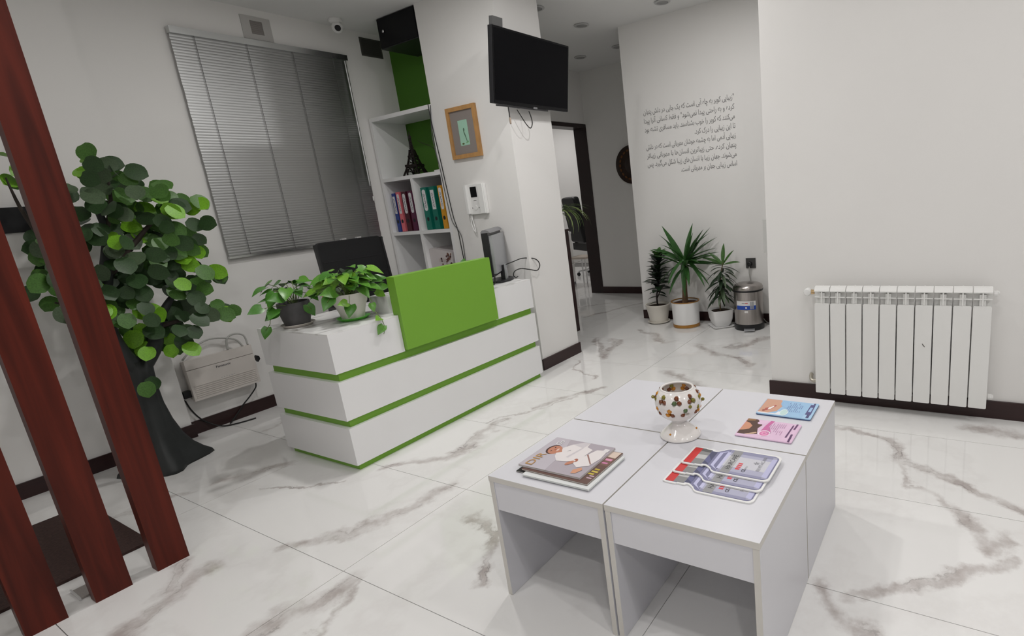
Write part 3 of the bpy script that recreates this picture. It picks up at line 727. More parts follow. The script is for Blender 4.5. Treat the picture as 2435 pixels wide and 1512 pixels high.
# ------------------------------------------------------------------ artificial tree
tr = thing('artificial_tree', 'artificial tree with round green leaves and dark gnarled trunk', 'tree', (1.02, 3.80, 0))
bm = bmesh.new(); NA = 36; rings = []
prof = [(0, .172), (.02, .168), (.05, .146), (.10, .118), (.17, .094), (.26, .076), (.36, .064), (.45, .058), (.54, .056), (.62, .058)]
for z, r in prof:
    ring = []
    for i in range(NA):
        a = 2*math.pi*i/NA; fl_ = max(0, 1-z/.42)
        lob = 1+.16*fl_*math.cos(5*a+1.0)+.10*fl_*math.cos(3*a-.6)+.22*fl_*max(0, math.cos(a+.25))**3 + .05*math.cos(8*a+z*6)
        cx = 1.005+.04*z/.6; ring.append(bm.verts.new((cx+r*lob*math.cos(a), 3.80+r*lob*math.sin(a)*.85, z)))
    rings.append(ring)
for a, b_ in zip(rings[:-1], rings[1:]):
    for i in range(NA): bm.faces.new((a[i], a[(i+1) % NA], b_[(i+1) % NA], b_[i]))
bm.faces.new(list(reversed(rings[0]))); bm.faces.new(rings[-1])
bmesh.ops.recalc_face_normals(bm, faces=bm.faces)
obj('trunk', bm, TRUNK, tr, smooth=True)
BR = [([(1.04, 3.80, .57), (.99, 3.79, .68), (.97, 3.78, .86), (1.03, 3.78, 1.10), (1.08, 3.77, 1.32), (1.05, 3.76, 1.50)], [.045, .04, .036, .03, .02, .008]),
      ([(1.05, 3.80, .57), (1.13, 3.78, .68), (1.17, 3.77, .80), (1.25, 3.75, .92), (1.34, 3.74, 1.0)], [.042, .036, .026, .016, .006]),
      ([(1.03, 3.78, 1.08), (1.15, 3.74, 1.22), (1.28, 3.70, 1.36), (1.40, 3.68, 1.42)], [.02, .014, .008, .003]),
      ([(1.06, 3.78, 1.26), (1.12, 3.74, 1.44), (1.14, 3.72, 1.60)], [.014, .009, .004]),
      ([(1.0, 3.78, .98), (.88, 3.74, 1.18), (.80, 3.70, 1.40), (.78, 3.70, 1.58)], [.018, .013, .008, .003]),
      ([(.98, 3.78, .84), (.88, 3.74, .95), (.80, 3.72, 1.0)], [.016, .01, .004]),
      ([(1.17, 3.77, .78), (1.30, 3.72, .80), (1.44, 3.70, .79)], [.014, .009, .003]),
      ([(1.05, 3.78, 1.16), (1.2, 3.72, 1.16), (1.36, 3.70, 1.14)], [.014, .009, .004])]
for pts, rr in BR: obj('branch', tube(pts, rr, 8), TRUNK if rr[0] > .03 else TWIG, tr, smooth=True)
LM = {k: leaf_mesh('tree_leaf', 1, .88, 'round', m, .10, .10) for k, m in (('d', LEAFD), ('m', LEAFM), ('l', LEAFL), ('g', LEAFG))}
CL = [(.80, 1.62, .06, 5, 'lm'), (.86, 1.50, .06, 5, 'dm'), (1.07, 1.65, .05, 5, 'lmd'), (1.15, 1.60, .07, 9, 'dgg'), (1.23, 1.53, .06, 9, 'mdg'), (1.33, 1.48, .05, 6, 'ml'), (1.42, 1.42, .055, 8, 'lml'),
      (1.05, 1.48, .08, 13, 'dg'), (1.17, 1.42, .08, 14, 'mdg'), (1.30, 1.38, .07, 11, 'mdl'), (1.38, 1.27, .07, 12, 'dmm'), (1.27, 1.25, .08, 16, 'dmd'), (1.14, 1.25, .08, 13, 'dgl'), (1.04, 1.30, .07, 10, 'dd'),
      (.90, 1.27, .08, 10, 'dmg'), (.86, 1.12, .07, 10, 'dml'), (.93, 1.0, .07, 9, 'mdl'), (.96, .88, .05, 6, 'mg'), (.82, 1.22, .07, 8, 'mgd'), (.80, 1.08, .06, 7, 'dmg'), (.86, .96, .06, 7, 'mdg'),
      (1.38, 1.12, .07, 13, 'mld'), (1.27, 1.10, .08, 15, 'dmd'), (1.15, 1.10, .08, 13, 'dd'), (1.05, 1.10, .06, 6, 'dg'), (1.40, 1.0, .06, 10, 'mdl'), (1.29, .98, .06, 9, 'dml'), (1.10, .98, .06, 8, 'dm'),
      (1.08, .86, .06, 8, 'mdl'), (1.10, .77, .05, 6, 'dl'), (1.40, .84, .05, 8, 'gmd'), (1.48, .78, .04, 6, 'dml'), (1.30, .84, .05, 6, 'dd'), (1.22, .76, .045, 6, 'dd'), (1.21, .66, .05, 7, 'dlm'), (1.05, .66, .04, 3, 'ml'), (1.02, .50, .03, 2, 'md')]
NLF = 298/sum(c_[3] for c_ in CL)
for cx, cz, rad, n, pal in CL:
    for k in range(round(n*NLF)):
        a = R_.random()*2*math.pi; q = rad*math.sqrt(R_.random())*1.15
        p = V((cx+q*math.cos(a), 3.74+R_.uniform(-.17, .13), cz+q*math.sin(a)))
        out = V((p.x-1.08, (p.y-3.80)*.8-.12, -.10+.25*(p.z-1.2))).normalized()
        d = (out+V((R_.uniform(-.8, .8), R_.uniform(-.2, .2), R_.uniform(-1.5, .1)))).normalized()
        nn = V((R_.uniform(-.75, .25), -1.0, R_.uniform(-.3, .5)))
        sc = R_.uniform(.072, .102)
        leaf(LM[R_.choice(pal)], tr, p-d*sc*.4, d, nn, sc)

# black shelf unit on the wall behind the tree
wu = thing('wall_unit', 'white wall unit with a black front strip behind the tree', 'wall unit', (.75, 4.1, 1.0))
obj('body', box(.45, 1.02, 4.095, 4.154, 1.17, 1.345), WALL, wu, bevel=.004)
obj('black_strip', box(.45, 1.02, 4.075, 4.154, 1.346, 1.470), BLACKP, wu, bevel=.010)

# ------------------------------------------------------------------ wall telephone exchange
px_ = thing('telephone_exchange', 'cream wall mounted telephone exchange box beside the desk', 'telephone box', (1.54, 4.18, .225))
CREAM = mat('cream_plastic', (.64, .60, .565), .5)
obj('back_case', box(1.352, 1.728, 4.160, 4.207, .232, .480), CREAM, px_, bevel=.004)
fcv = obj('front_cover', box(1.345, 1.732, 4.128, 4.159, .225, .427), CREAM, px_, bevel=.006)
obj('top_cover', box(1.345, 1.732, 4.130, 4.159, .430, .490), CREAM, px_, bevel=.006)
for k in range(7): obj('vent_rib', box(1.360, 1.718, 4.1245, 4.1278, .244+k*.0125, .2485+k*.0125), CREAM, fcv)
frx = frame((1.545, 4.1279, .40), (1, 0, 0), (0, 0, 1))
obj('brand_text', text_bm('Panasonic', .020, frx, 'CENTER', .084, h=.0004, bold=.0004), mat('brand_ink', (.05, .05, .06), .5), fcv)
obj('model_text', text_bm('• • • • • •', .012, (frx[0]+V((.01, 0, -.075)), frx[1], frx[2], frx[3]), 'CENTER', .08, h=.0004), mat('label_blue', (.22, .26, .34), .5), fcv)
for pts, m, lb in (([(1.349, 4.15, .497), (1.40, 4.16, .54), (1.47, 4.165, .575), (1.53, 4.17, .585), (1.60, 4.165, .572), (1.66, 4.15, .545), (1.69, 4.15, .49)], CORDG, 'grey cable bundle arching over the telephone exchange box'),
                   ([(1.60, 4.15, .491), (1.615, 4.16, .56), (1.66, 4.165, .582), (1.715, 4.16, .56), (1.722, 4.15, .491)], CORDG, 'short grey cable loop at the exchange box top right')):
    o_ = obj('telephone_cable', tube(pts, .006, 6), m, smooth=True); tag(o_, lb, 'cable')
o_ = obj('exchange_cable', tube([(1.705, 4.145, .224), (1.70, 4.15, .19), (1.66, 4.165, .14), (1.62, 4.18, .10), (1.60, 4.188, .075), (1.55, 4.185, .03), (1.50, 4.15, .008)], .0045, 6), CORDM, smooth=True)
tag(o_, 'black power cord hanging from the exchange box to the floor', 'cable')
o_ = obj('exchange_cable', tube([(1.315, 4.19, .235), (1.33, 4.19, .17), (1.36, 4.188, .10), (1.40, 4.187, .05), (1.45, 4.15, .01), (1.52, 4.10, .006), (1.62, 4.07, .006)], .0045, 6), CORDM, smooth=True)
tag(o_, 'black cord trailing along the skirting beside the tree', 'cable')
ad = thing('plug_adapter', 'black plug adapter at the exchange box lower left side', 'plug', (1.33, 4.17, .25))
obj('body', box(1.305, 1.344, 4.150, 4.185, .255, .300), BLACKP, ad, bevel=.004); obj('lead', tube([(1.306, 4.17, .268), (1.29, 4.172, .262), (1.312, 4.19, .236)], .005, 6), CORDM, ad)
ad = thing('plug_adapter', 'small black plug at the exchange box right side', 'plug', (1.745, 4.16, .38))
obj('body', prism([(0, -.022), (.016, -.004), (.012, .018), (0, .024), (-.010, .005)], frame((1.746, 4.15, .385), (1, 0, 0), (0, 0, 1)), 0, .03), BLACKP, ad); obj('pin', box(1.7325, 1.737, 4.13, 4.138, .383, .389), CHROME, ad)

# ------------------------------------------------------------------ pothos on the counter
PH_ = [leaf_mesh('pothos_leaf', 1, .78, 'heart', m, .22, .22) for m in (POTHD, POTHM, POTHV)]
def pothos(label, cx, cy, z0, potm, prof, rim, saucer_m, spr, leaves, pal, seed, trailing, shape_n=28):
    rr = random.Random(seed)
    t = thing('potted_pothos', label, 'potted plant', (cx, cy, z0))
    obj('saucer', lathe([(0, .0005), (.066, .0005), (.084, .015), (.080, .016), (.064, .005), (0, .005)], 28, (cx, cy, z0)), saucer_m, t, smooth='auto')
    obj('pot', lathe(prof, shape_n, (cx, cy, z0+.006)), potm, t, smooth='auto')
    top = z0+.006+rim[1]
    obj('soil', lathe([(0, top-.012), (rim[0]-.006, top-.014), (rim[0]-.006, top-.02), (0, top-.02)], 20, (cx, cy, 0)), SOIL, t)
    for k in range(leaves):
        a = rr.random()*2*math.pi; el = rr.uniform(.0, 1.2); rad = rr.uniform(.4, 1)*spr
        tip = V((cx+rad*math.cos(a)*math.cos(el*.8), cy+rad*math.sin(a)*math.cos(el*.8), top+.03+rad*.85*math.sin(el)))
        bs = V((cx+rr.uniform(-.02, .02), cy+rr.uniform(-.02, .02), top-.012))
        mid = (bs+tip)/2+V((0, 0, .03))
        if k % 2 == 0: obj('stem', tube([bs, mid, tip], .0018, 5, k=3), STEMG, t)
        d = V((math.cos(a), math.sin(a), rr.uniform(-.6, .25)))
        leaf(PH_[rr.choice(pal)], t, tip, d, V((rr.uniform(-.3, .3)-.2, rr.uniform(-.3, .3)-.35, 1)), rr.uniform(.058, .085))
    for pts, lv in trailing:
        obj('vine', tube(pts, .0017, 5, k=4), STEMG, t)
        for p, d, s, mi in lv: leaf(PH_[mi], t, V(p), V(d), V((-.55, -.75, .35)), s)
    return t
GREYPOT = mat('grey_pot', (.085, .082, .085), .55, noise=.3, nscale=9)
pothos('dark grey pot of plain green pothos on the counter end', 1.515, 3.03, .7285, GREYPOT,
       [(0, 0), (.058, 0), (.066, .03), (.076, .08), (.078, .115), (.076, .125), (.070, .125), (.068, .11), (.06, .02), (0, .02)], (.074, .122),
       mat('cream_saucer', (.66, .61, .57), .5), .135, 30, [0, 0, 0, 1], 3,
       [([(1.46, 3.01, .84), (1.41, 3.0, .83), (1.37, 2.99, .80), (1.36, 2.99, .775), (1.33, 2.98, .755)], [((1.345, 2.985, .765), (-.5, -.1, -.8), .062, 0), ((1.40, 2.98, .83), (-.9, -.2, -.3), .07, 0)]),
        ([(1.47, 2.99, .85), (1.42, 2.97, .86), (1.36, 2.96, .865), (1.31, 2.96, .855)], [((1.33, 2.96, .87), (-.95, -.1, -.15), .07, 0), ((1.39, 2.96, .85), (-.7, -.4, -.4), .075, 0), ((1.43, 2.95, .90), (-.8, -.3, .1), .08, 0)]),
        ([(1.53, 2.97, .85), (1.54, 2.94, .83), (1.545, 2.93, .81)], [((1.54, 2.945, .84), (.2, -.3, -.9), .07, 0)])])
pothos('white pot of variegated pothos on a green saucer', 1.690, 2.805, .7285, mat('cream_pot', (.68, .66, .61), .5, noise=.06, nscale=8),
       [(0, 0), (.056, 0), (.062, .03), (.074, .07), (.084, .09), (.094, .135), (.096, .14), (.088, .14), (.078, .09), (.06, .02), (0, .02)], (.090, .135),
       mat('green_saucer', srgb(90, 196, 52), .35), .150, 80, [1, 1, 2, 2, 0], 5,
       [([(1.72, 2.715, .87), (1.735, 2.69, .83), (1.725, 2.66, .77), (1.712, 2.60, .735), (1.705, 2.575, .69), (1.69, 2.572, .655)], [((1.70, 2.574, .70), (-.75, -.2, -.5), .06, 1), ((1.70, 2.59, .74), (-.6, -.5, .1), .055, 2), ((1.73, 2.68, .81), (-.3, -.5, -.8), .05, 1)]),
        ([(1.64, 2.72, .87), (1.62, 2.70, .83), (1.60, 2.69, .80)], [((1.625, 2.695, .825), (-.6, -.4, -.7), .075, 0), ((1.605, 2.69, .84), (-.9, -.3, .1), .06, 2)]),
        ([(1.61, 2.75, .88), (1.55, 2.73, .88), (1.52, 2.72, .86)], [((1.55, 2.73, .88), (-.8, -.3, -.6), .085, 0), ((1.58, 2.73, .90), (-.9, -.2, .1), .085, 1)]),
        ([(1.77, 2.76, .87), (1.82, 2.75, .86), (1.84, 2.74, .83)], [((1.81, 2.745, .86), (.6, -.4, -.6), .06, 2), ((1.83, 2.745, .88), (.8, -.4, -.1), .06, 1)])])
sp = thing('small_plant', 'small plant whose tips show over the green panel', 'potted plant', (2.62, 2.98, .7285))
obj('pot', lathe([(0, 0), (.045, 0), (.058, .09), (.053, .09), (.042, .01), (0, .01)], 20, (2.62, 2.98, .7285)), WHITEP, sp, smooth='auto')
for k in range(14):
    a = R_.random()*6.28; d = V((math.cos(a)*.8, math.sin(a)*.8, R_.uniform(.3, 1.3)))
    leaf(PH_[R_.choice([0, 1])], sp, V((2.62, 2.98, .81))+d.normalized()*R_.uniform(.02, .10), d, V((R_.uniform(-.4, .4), -.4, 1)), R_.uniform(.05, .065))

# ------------------------------------------------------------------ radiator
rd = thing('radiator', 'white ten section aluminium radiator on the right wall', 'radiator', (2.96, .25, .08))
def rad_section(y):
    bm = bmesh.new(); h = .0372
    f = frame((2.914, y, .080), (0, -1, 0), (0, 0, 1))      # normal points to the room
    prism(rrect(-h, h, 0, .506, .006, 3), f, -.010, 0, bm)  # front plate
    bx(bm, 2.926, 2.992, y-.013, y+.013, .09, .640)          # water way
    prism([(0, 0), (.018, .017), (.044, .020), (.044, .014), (.020, .011), (.003, -.005), (0, -.005)], (V((2.914, y-.038, .654)), V((1, 0, 0)), V((0, 0, 1)), V((0, 1, 0))), 0, .076, bm)   # cap
    bx(bm, 2.945, 2.951, y-.038, y+.038, .572, .668)          # plate behind the outlet
    bx(bm, 2.965, 2.970, y-.036, y+.036, .09, .672)           # rear fins
    bx(bm, 2.951, 2.969, y-.003, y+.003, .66, .674)
    return bm
def rad_grille(y):
    bm = bmesh.new()
    bx(bm, 2.9155, 2.9448, y-.003, y+.003, .587, .650)        # fin
    bx(bm, 2.917, 2.9446, y-.037, y+.037, .6175, .6215)       # rib
    return bm
for k in range(10):
    y = .6120-k*.0802
    rs = obj('radiator_section', rad_section(y), RADM, rd)
    obj('grille', rad_grille(y), RADM, rs)
va = obj('valve', tube([(2.955, .657, .640), (2.955, .672, .640), (2.955, .688, .640)], [.012, .013, .012], 12, k=1), BRASS, rd, label='brass valve body')
hd_ = lathe([(0, 0), (.018, 0), (.021, .006), (.021, .030), (.016, .040), (0, .042)], 18); hd_.transform(Matrix.Translation((2.975, .692, .640)) @ Matrix.Rotation(-math.pi/2, 4, 'Y'))
obj('valve_head', hd_, WHITEP, rd, smooth='auto')
obj('lockshield', tube([(2.965, .657, .13), (2.965, .680, .13), (2.990, .690, .145), (3.008, .692, .15)], .011, 10, k=3), mat('nickel', (.55, .52, .45), .3, metal=1), rd)
for z in (.640, .130): obj('end_plug', tube([(2.955, -.1525, z), (2.955, -.166, z), (2.955, -.176, z)], [.015, .015, .009], 8, k=1), RADM, rd)
obj('scratch', prism([(0, 0), (.004, .001), (.016, .016), (.013, .018)], frame((2.914, .145, .385), (0, 1, 0), (0, 0, 1)), -.0008, .0002), mat('scratch_dark', (.1, .1, .1), .6), rd) if False else None
fs = frame((2.9136, .135, .375), (0, -1, 0), (0, 0, 1))
obj('scratch', prism([(0, .018), (.003, .018), (.014, .002), (.012, 0), (.004, .008)], fs, 0, .0004), mat('scratch_dark', (.12, .11, .10), .6), rd, label='small dark chip on the seventh section')

# ------------------------------------------------------------------ coffee tables
def coffee_table(x0, x1, y0, y1, label):
    t = thing('coffee_table', label, 'coffee table', ((x0+x1)/2, (y0+y1)/2, 0), 0, 'white square coffee tables pushed together')
    H, th = .436, .018
    obj('table_top', box(x0, x1, y0, y1, H-th, H), [TABLEW, EDGE], t, bevel=.0008, seg=1)
    top = t.children[-1].data
    for p in top.polygons:
        if abs(p.normal.z) < .5: p.material_index = 1
    for ya, yb in ((y0+.001, y0+th), (y1-th, y1-.001)):
        o = obj('side_panel', box(x0+.001, x1-.001, ya, yb, .001, H-th-.0005), [TABLEW, EDGE], t)
        for p in o.data.polygons:
            if abs(p.normal.x) > .5 or p.normal.z < -.5: p.material_index = 1
    for xa in (x0+.004, x1-th-.004):
        obj('apron', box(xa, xa+th, y0+th+.0005, y1-th-.0005, H-.118, H-th-.0005), TABLEW, t)
coffee_table(1.064, 1.513, .811, 1.242, 'white coffee table under the magazines, nearest the desk and the camera')
coffee_table(1.064, 1.513, .370, .806, 'white coffee table under the bottle shaped boards')
coffee_table(1.519, 1.966, .811, 1.242, 'white coffee table with a bare top, behind the magazine table')
coffee_table(1.519, 1.966, .370, .806, 'white coffee table under the blue and pink leaflets')
TZ = .4362

# candle holder
vs = thing('candle_holder', 'white pierced ceramic goblet candle holder with amber glass beads', 'candle holder', (1.524, .792, TZ))
NB, NZ = 168, 54
def bowl_r(t):                                 # t 0..1 from stem to rim
    a = math.radians(-62+t*(43+62)); return .0785*math.cos(a)
def bowl_z(t):
    a = math.radians(-62+t*(43+62)); return .124+.068*math.sin(a)
HOLES = []
for k in range(9): HOLES.append((k*40+4, .147, 1)); HOLES.append((k*40+24, .106, -1))
bm = bmesh.new(); grid = []
for i in range(NZ+1):
    t = i/NZ; grid.append([bm.verts.new((bowl_r(t)*math.cos(2*math.pi*j/NB), bowl_r(t)*math.sin(2*math.pi*j/NB), bowl_z(t))) for j in range(NB)])
def in_hole(th, z, r):
    for a, hz, s in HOLES:
        d = (th-a+180) % 360-180
        if abs(d) > 25: continue
        x = math.radians(d)*r; y = (z-hz)
        for q in range(3):
            an = math.radians(90+120*q)
            if (x-.0098*math.cos(an))**2+(y-.0098*math.sin(an))**2 < .0082**2: return True
        if x*x+y*y < .006**2: return True
    return False
for i in range(NZ):
    for j in range(NB):
        t = (i+.5)/NZ
        if in_hole((j+.5)*360/NB, bowl_z(t), bowl_r(t)): continue
        bm.faces.new((grid[i][j], grid[i][(j+1) % NB], grid[i+1][(j+1) % NB], grid[i+1][j]))
for v in [v for v in bm.verts if not v.link_faces]: bm.verts.remove(v)
bmesh.ops.recalc_face_normals(bm, faces=bm.faces)
bmesh.ops.solidify(bm, geom=bm.faces[:], thickness=.0045)
obj('bowl', bm, CERAM, vs, local=True, smooth='auto', origin=(0, 0, 0))
rim = [(bowl_r(1)-.004+.004*math.cos(a), bowl_z(1)+.004*math.sin(a)) for a in [2*math.pi*q/10 for q in range(11)]]
obj('rim', lathe(rim, 48), CERAM, vs, local=True, smooth=True)
obj('foot', lathe([(0, 0), (.064, 0), (.070, .003), (.070, .007), (.062, .016), (.045, .030), (.030, .044), (.024, .052), (.026, .060), (.036, .066), (.0385, .068), (.030, .070), (0, .070)], 48), CERAM, vs, local=True, smooth=True)
AM = [mat('amber_glass', srgb(196, 128, 24), .06, spec=.7, coat=.5), mat('olive_glass', srgb(120, 112, 24), .06, spec=.7, coat=.5), mat('brown_glass', srgb(112, 56, 20), .06, spec=.7, coat=.5), mat('green_glass', srgb(78, 100, 62), .06, spec=.7, coat=.5)]
def sphere(p, r, m, nm='bead', parent=vs):
    b = bmesh.new(); bmesh.ops.create_icosphere(b, subdivisions=2, radius=r); b.transform(Matrix.Translation(p)); return obj(nm, b, m, parent, local=True, smooth=True)
rz = random.Random(4)
for a, hz, s in HOLES:
    th = math.radians(a); t = min(1, max(0, 0))
    ac = math.asin(max(-1, min(1, (hz-.124)/.066))); rr0 = .0785*math.cos(ac)
    for q in range(3):
        an = math.radians(90+120*q); y = hz+.0098*math.sin(an); x = .0098*math.cos(an)
        ac = math.asin(max(-1, min(1, (y-.124)/.068))); rr1 = .0785*math.cos(ac)-.0045
        th1 = th+x/rr0
        if rz.random() < .88: sphere((rr1*math.cos(th1), rr1*math.sin(th1), y), .0084, rz.choice([AM[0], AM[0], AM[2], AM[2], AM[1], AM[3]]))
for a, z, r in ((128, .150, .083), (300, .122, .084), (236, .128, .080)): sphere((r*math.cos(math.radians(a)), r*math.sin(math.radians(a)), z), .0062, AM[1])
for a in (170, 290): sphere((.056*math.cos(math.radians(a)), .056*math.sin(math.radians(a)), .0235), .0035, AM[0])

# magazines: u along X, v along +Y
MG = 'magazines on the near table'
def magazine(label, x0, y0, w_, h_, z0, th, rot, cover, page=(.62, .60, .57)):
    t = thing('magazine', label, 'magazine', (x0, y0, z0), rot, MG)
    f = (V((0, 0, 0)), V((1, 0, 0)), V((0, 1, 0)), V((0, 0, 1)))
    obj('pages', prism([(.001, .001), (w_-.001, .001), (w_-.001, h_-.001), (.001, h_-.001)], f, .0006, th-.0006), mat('page_edges_%d' % int(page[0]*100), page, .8), t, local=True)
    obj('cover', prism([(0, 0), (w_, 0), (w_, h_), (0, h_)], f, th-.0005, th), cover, t, local=True)
    obj('back_cover', prism([(0, 0), (w_, 0), (w_, h_), (0, h_)], f, 0, .0005), cover, t, local=True)
    return t, (V((0, 0, th)), V((1, 0, 0)), V((0, 1, 0)), V((0, 0, 1)))
def mdecal(name, items, t, f, su, sv):
    W_ = world(t); g = (W_ @ f[0], W_.to_3x3() @ f[1], W_.to_3x3() @ f[2], f[3])
    return decals(name, items, g, t, su, sv, base=.0003, step=.00006), g
magazine('black covered magazine with curled corner at the pile bottom', 1.120, .925, .195, .245, TZ, .004, .02, mat('cover_black', (.02, .02, .022), .35))
magazine('white magazine sticking out at the near side of the pile', 1.100, .880, .205, .25, TZ+.0042, .005, .01, mat('cover_white', (.72, .74, .74), .3), (.70, .72, .70))
mt2, f2 = magazine('brown covered magazine with yellow and pink lettering below the top one', 1.115, .896, .200, .252, TZ+.0094, .005, -.01, mat('cover_brown', srgb(104, 78, 70), .3))
mdecal('cover_print', [([(0, 0), (1, 0), (1, 1), (0, 1)], (104, 78, 70)), ([(.55, 0), (1, .02), (1, .98), (.6, .98)], (120, 92, 80)), ([(.86, .30), (.995, .3), (.995, .62), (.86, .6)], (150, 190, 200)), ([(.8, .02), (.99, .02), (.99, .22), (.82, .2)], (214, 196, 182)),
                       ([(.70, .03), (.76, .03), (.76, .13), (.70, .12)], (216, 148, 178)), ([(.6, .04), (.64, .04), (.64, .12), (.6, .12)], (204, 128, 168)), ([(.93, .62), (.99, .62), (.99, .8), (.93, .8)], (88, 48, 40)),
                       ([(.25, .05), (.29, .05), (.29, .13), (.25, .13)], (196, 176, 72)), ([(.32, .03), (.36, .03), (.36, .12), (.32, .12)], (206, 186, 84)), ([(.39, .04), (.43, .04), (.43, .11), (.39, .11)], (188, 168, 64)),
                       ([(.14, .02), (.165, .02), (.165, .09), (.14, .09)], (206, 176, 190)), ([(.2, .015), (.225, .015), (.225, .08), (.2, .08)], (206, 176, 190))], mt2, f2, .2, .252)
mt1, f1 = magazine('top magazine with a smiling man in white on a mauve cover', 1.128, .930, .200, .240, TZ+.0148, .006, .0, mat('cover_mauve', srgb(176, 168, 176), .25))
SK, SK2, WH, WH2, HA = (190, 128, 102), (168, 102, 80), (226, 220, 220), (204, 198, 202), (70, 42, 38)
_, g1 = mdecal('cover_print', [
    ([(0, .55), (.5, .6), (1, .75), (1, 1), (0, 1)], (188, 182, 190)),
    (ell(.60, .80, .155, .105, 20, .1), HA), (ell(.60, .775, .14, .10, 20, .1), SK), (ell(.615, .735, .05, .016, 10, .1), (220, 190, 178)), (ell(.55, .81, .022, .01, 8), (60, 40, 40)), (ell(.67, .81, .022, .01, 8), (60, 40, 40)), (ell(.61, .775, .02, .02, 8), SK2),
    ([(.42, .66), (.52, .70), (.60, .66), (.70, .70), (.86, .62), (.98, .50), (.99, .40), (.86, .38), (.80, .26), (.42, .28), (.34, .42), (.30, .56)], WH),
    ([(.52, .70), (.58, .64), (.64, .68), (.60, .70)], SK), ([(.86, .62), (.98, .50), (.99, .40), (.80, .42)], WH2), ([(.45, .50), (.80, .44), (.80, .41), (.45, .46)], WH2), ([(.62, .58), (.66, .54), (.68, .56)], (150, 150, 156)),
    ([(.36, .34), (.60, .26), (.82, .20), (.86, .05), (.60, .02), (.34, .06), (.24, .20)], WH), ([(.62, .25), (.66, .25), (.40, .06), (.37, .06)], (150, 112, 104)),
    (ell(.32, .35, .085, .038, 14, -.4), SK), (ell(.42, .31, .05, .03, 12, .3), SK2), (ell(.40, .32, .02, .012, 8), (236, 236, 236)),
    ([(.06, .18), (.16, .20), (.26, .12), (.2, .08), (.08, .12)], (206, 150, 120)),
    ([(.80, .03), (.9, .03), (.9, .11), (.80, .11)], (224, 220, 222))], mt1, f1, .2, .24)
def on(g, u, v): return (g[0]+g[1]*u+g[2]*v, g[1], g[2], g[3])
GOLD = mat('gold_ink', srgb(186, 142, 82), .35)
obj('title', text_bm('DIR', .040, on(g1, .010, .193), 'LEFT', .078, h=.0018, bold=.0), GOLD, mt1)
obj('headline', text_bm('Go', .030, on(g1, .150, .190), 'LEFT', .034, h=.0019, shear=.3), mat('white_ink', (.8, .8, .8), .4), mt1)
obj('subtitle', text_bm('rock solid', .012, on(g1, .152, .170), 'LEFT', .036, h=.0019, shear=.3), mat('tan_ink', srgb(150, 116, 96), .4), mt1) if False else None
# leaflets
def leaflet_stack(label, x0, y0, w_, h_, nst, colr, edge, items, txt):
    f0 = (V((x0, y0, TZ)), V((1, 0, 0)), V((0, 1, 0)), V((0, 0, 1)))
    m = mat('leaflet_%d_%d_%d' % colr, srgb(*colr), .3); e = mat('leaflet_edge_%d_%d_%d' % edge, srgb(*edge), .5)
    t = thing('leaflet_stack', label, 'leaflets', (x0+w_/2, y0+h_/2, TZ))
    for k in range(nst):
        dx, dy = R_.uniform(-.001, .001), R_.uniform(-.001, .001)
        z = k*.0022
        poly = rrect(dx, w_+dx, dy, h_+dy, .006, 3)
        obj('leaflet', prism(poly, f0, z+.0003, z+.0021), [m if k == nst-1 else e], t)
    ft_ = (f0[0]+V((0, 0, nst*.0022)), f0[1], f0[2], f0[3])
    decals('cover_print', items, ft_, t, w_, h_, base=.0003, step=.00006)
    ink = mat('leaflet_ink', srgb(72, 70, 110), .5)
    tb = bmesh.new()
    for k in range(8):
        y = .50-.035*k
        for q in range(5):
            u = .30+.12*q
            if R_.random() < .8: prism([(u*w_, y*h_), ((u+.10)*w_, y*h_), ((u+.10)*w_, (y+.010)*h_), (u*w_, (y+.010)*h_)], ft_, .0012, .0013, tb)
    obj('small_print', tb, mat('print_soft_'+txt, srgb(132, 152, 196) if txt == 'b' else srgb(190, 150, 182), .5), t, kind='stuff')
leaflet_stack('stack of light blue dental leaflets with a smiling mouth, nearer the radiator', 1.760, .412, .142, .192, 3, (158, 196, 228), (78, 96, 138), [
    ([(.01, .01), (.99, .01), (.99, .99), (.01, .99)], (158, 196, 228)), ([(.0, .0), (1, .0), (1, .12), (0, .16)], (170, 204, 232)), ([(.1, .99), (.98, .99), (.98, .70), (.66, .61), (.25, .66), (.10, .80)], (208, 160, 136)), ([(.04, .99), (.10, .99), (.10, .66), (.25, .62), (.2, .5), (.04, .5)], (232, 234, 240)),
    ([(.2, .88), (.35, .90), (.5, .80), (.62, .76), (.6, .72), (.42, .76), (.26, .82)], (178, 92, 84)), ([(.28, .84), (.42, .84), (.56, .765), (.5, .76), (.36, .79)], (244, 240, 238)), (ell(.22, .90, .06, .03, 10), (156, 84, 70)),
    (ell(.74, .58, .23, .09, 18, .2), (150, 190, 226)), (ell(.22, .52, .20, .075, 20), (228, 240, 240)), (ell(.22, .52, .17, .06, 20), (196, 222, 220)),
    ([(.06, .10), (.98, .085), (.98, .055), (.06, .05)], (78, 76, 120)), ([(.25, .14), (.88, .13), (.88, .05), (.25, .04)], (84, 82, 130)), ([(.42, .115), (.70, .11), (.70, .065), (.42, .065)], (158, 192, 226))], 'b')
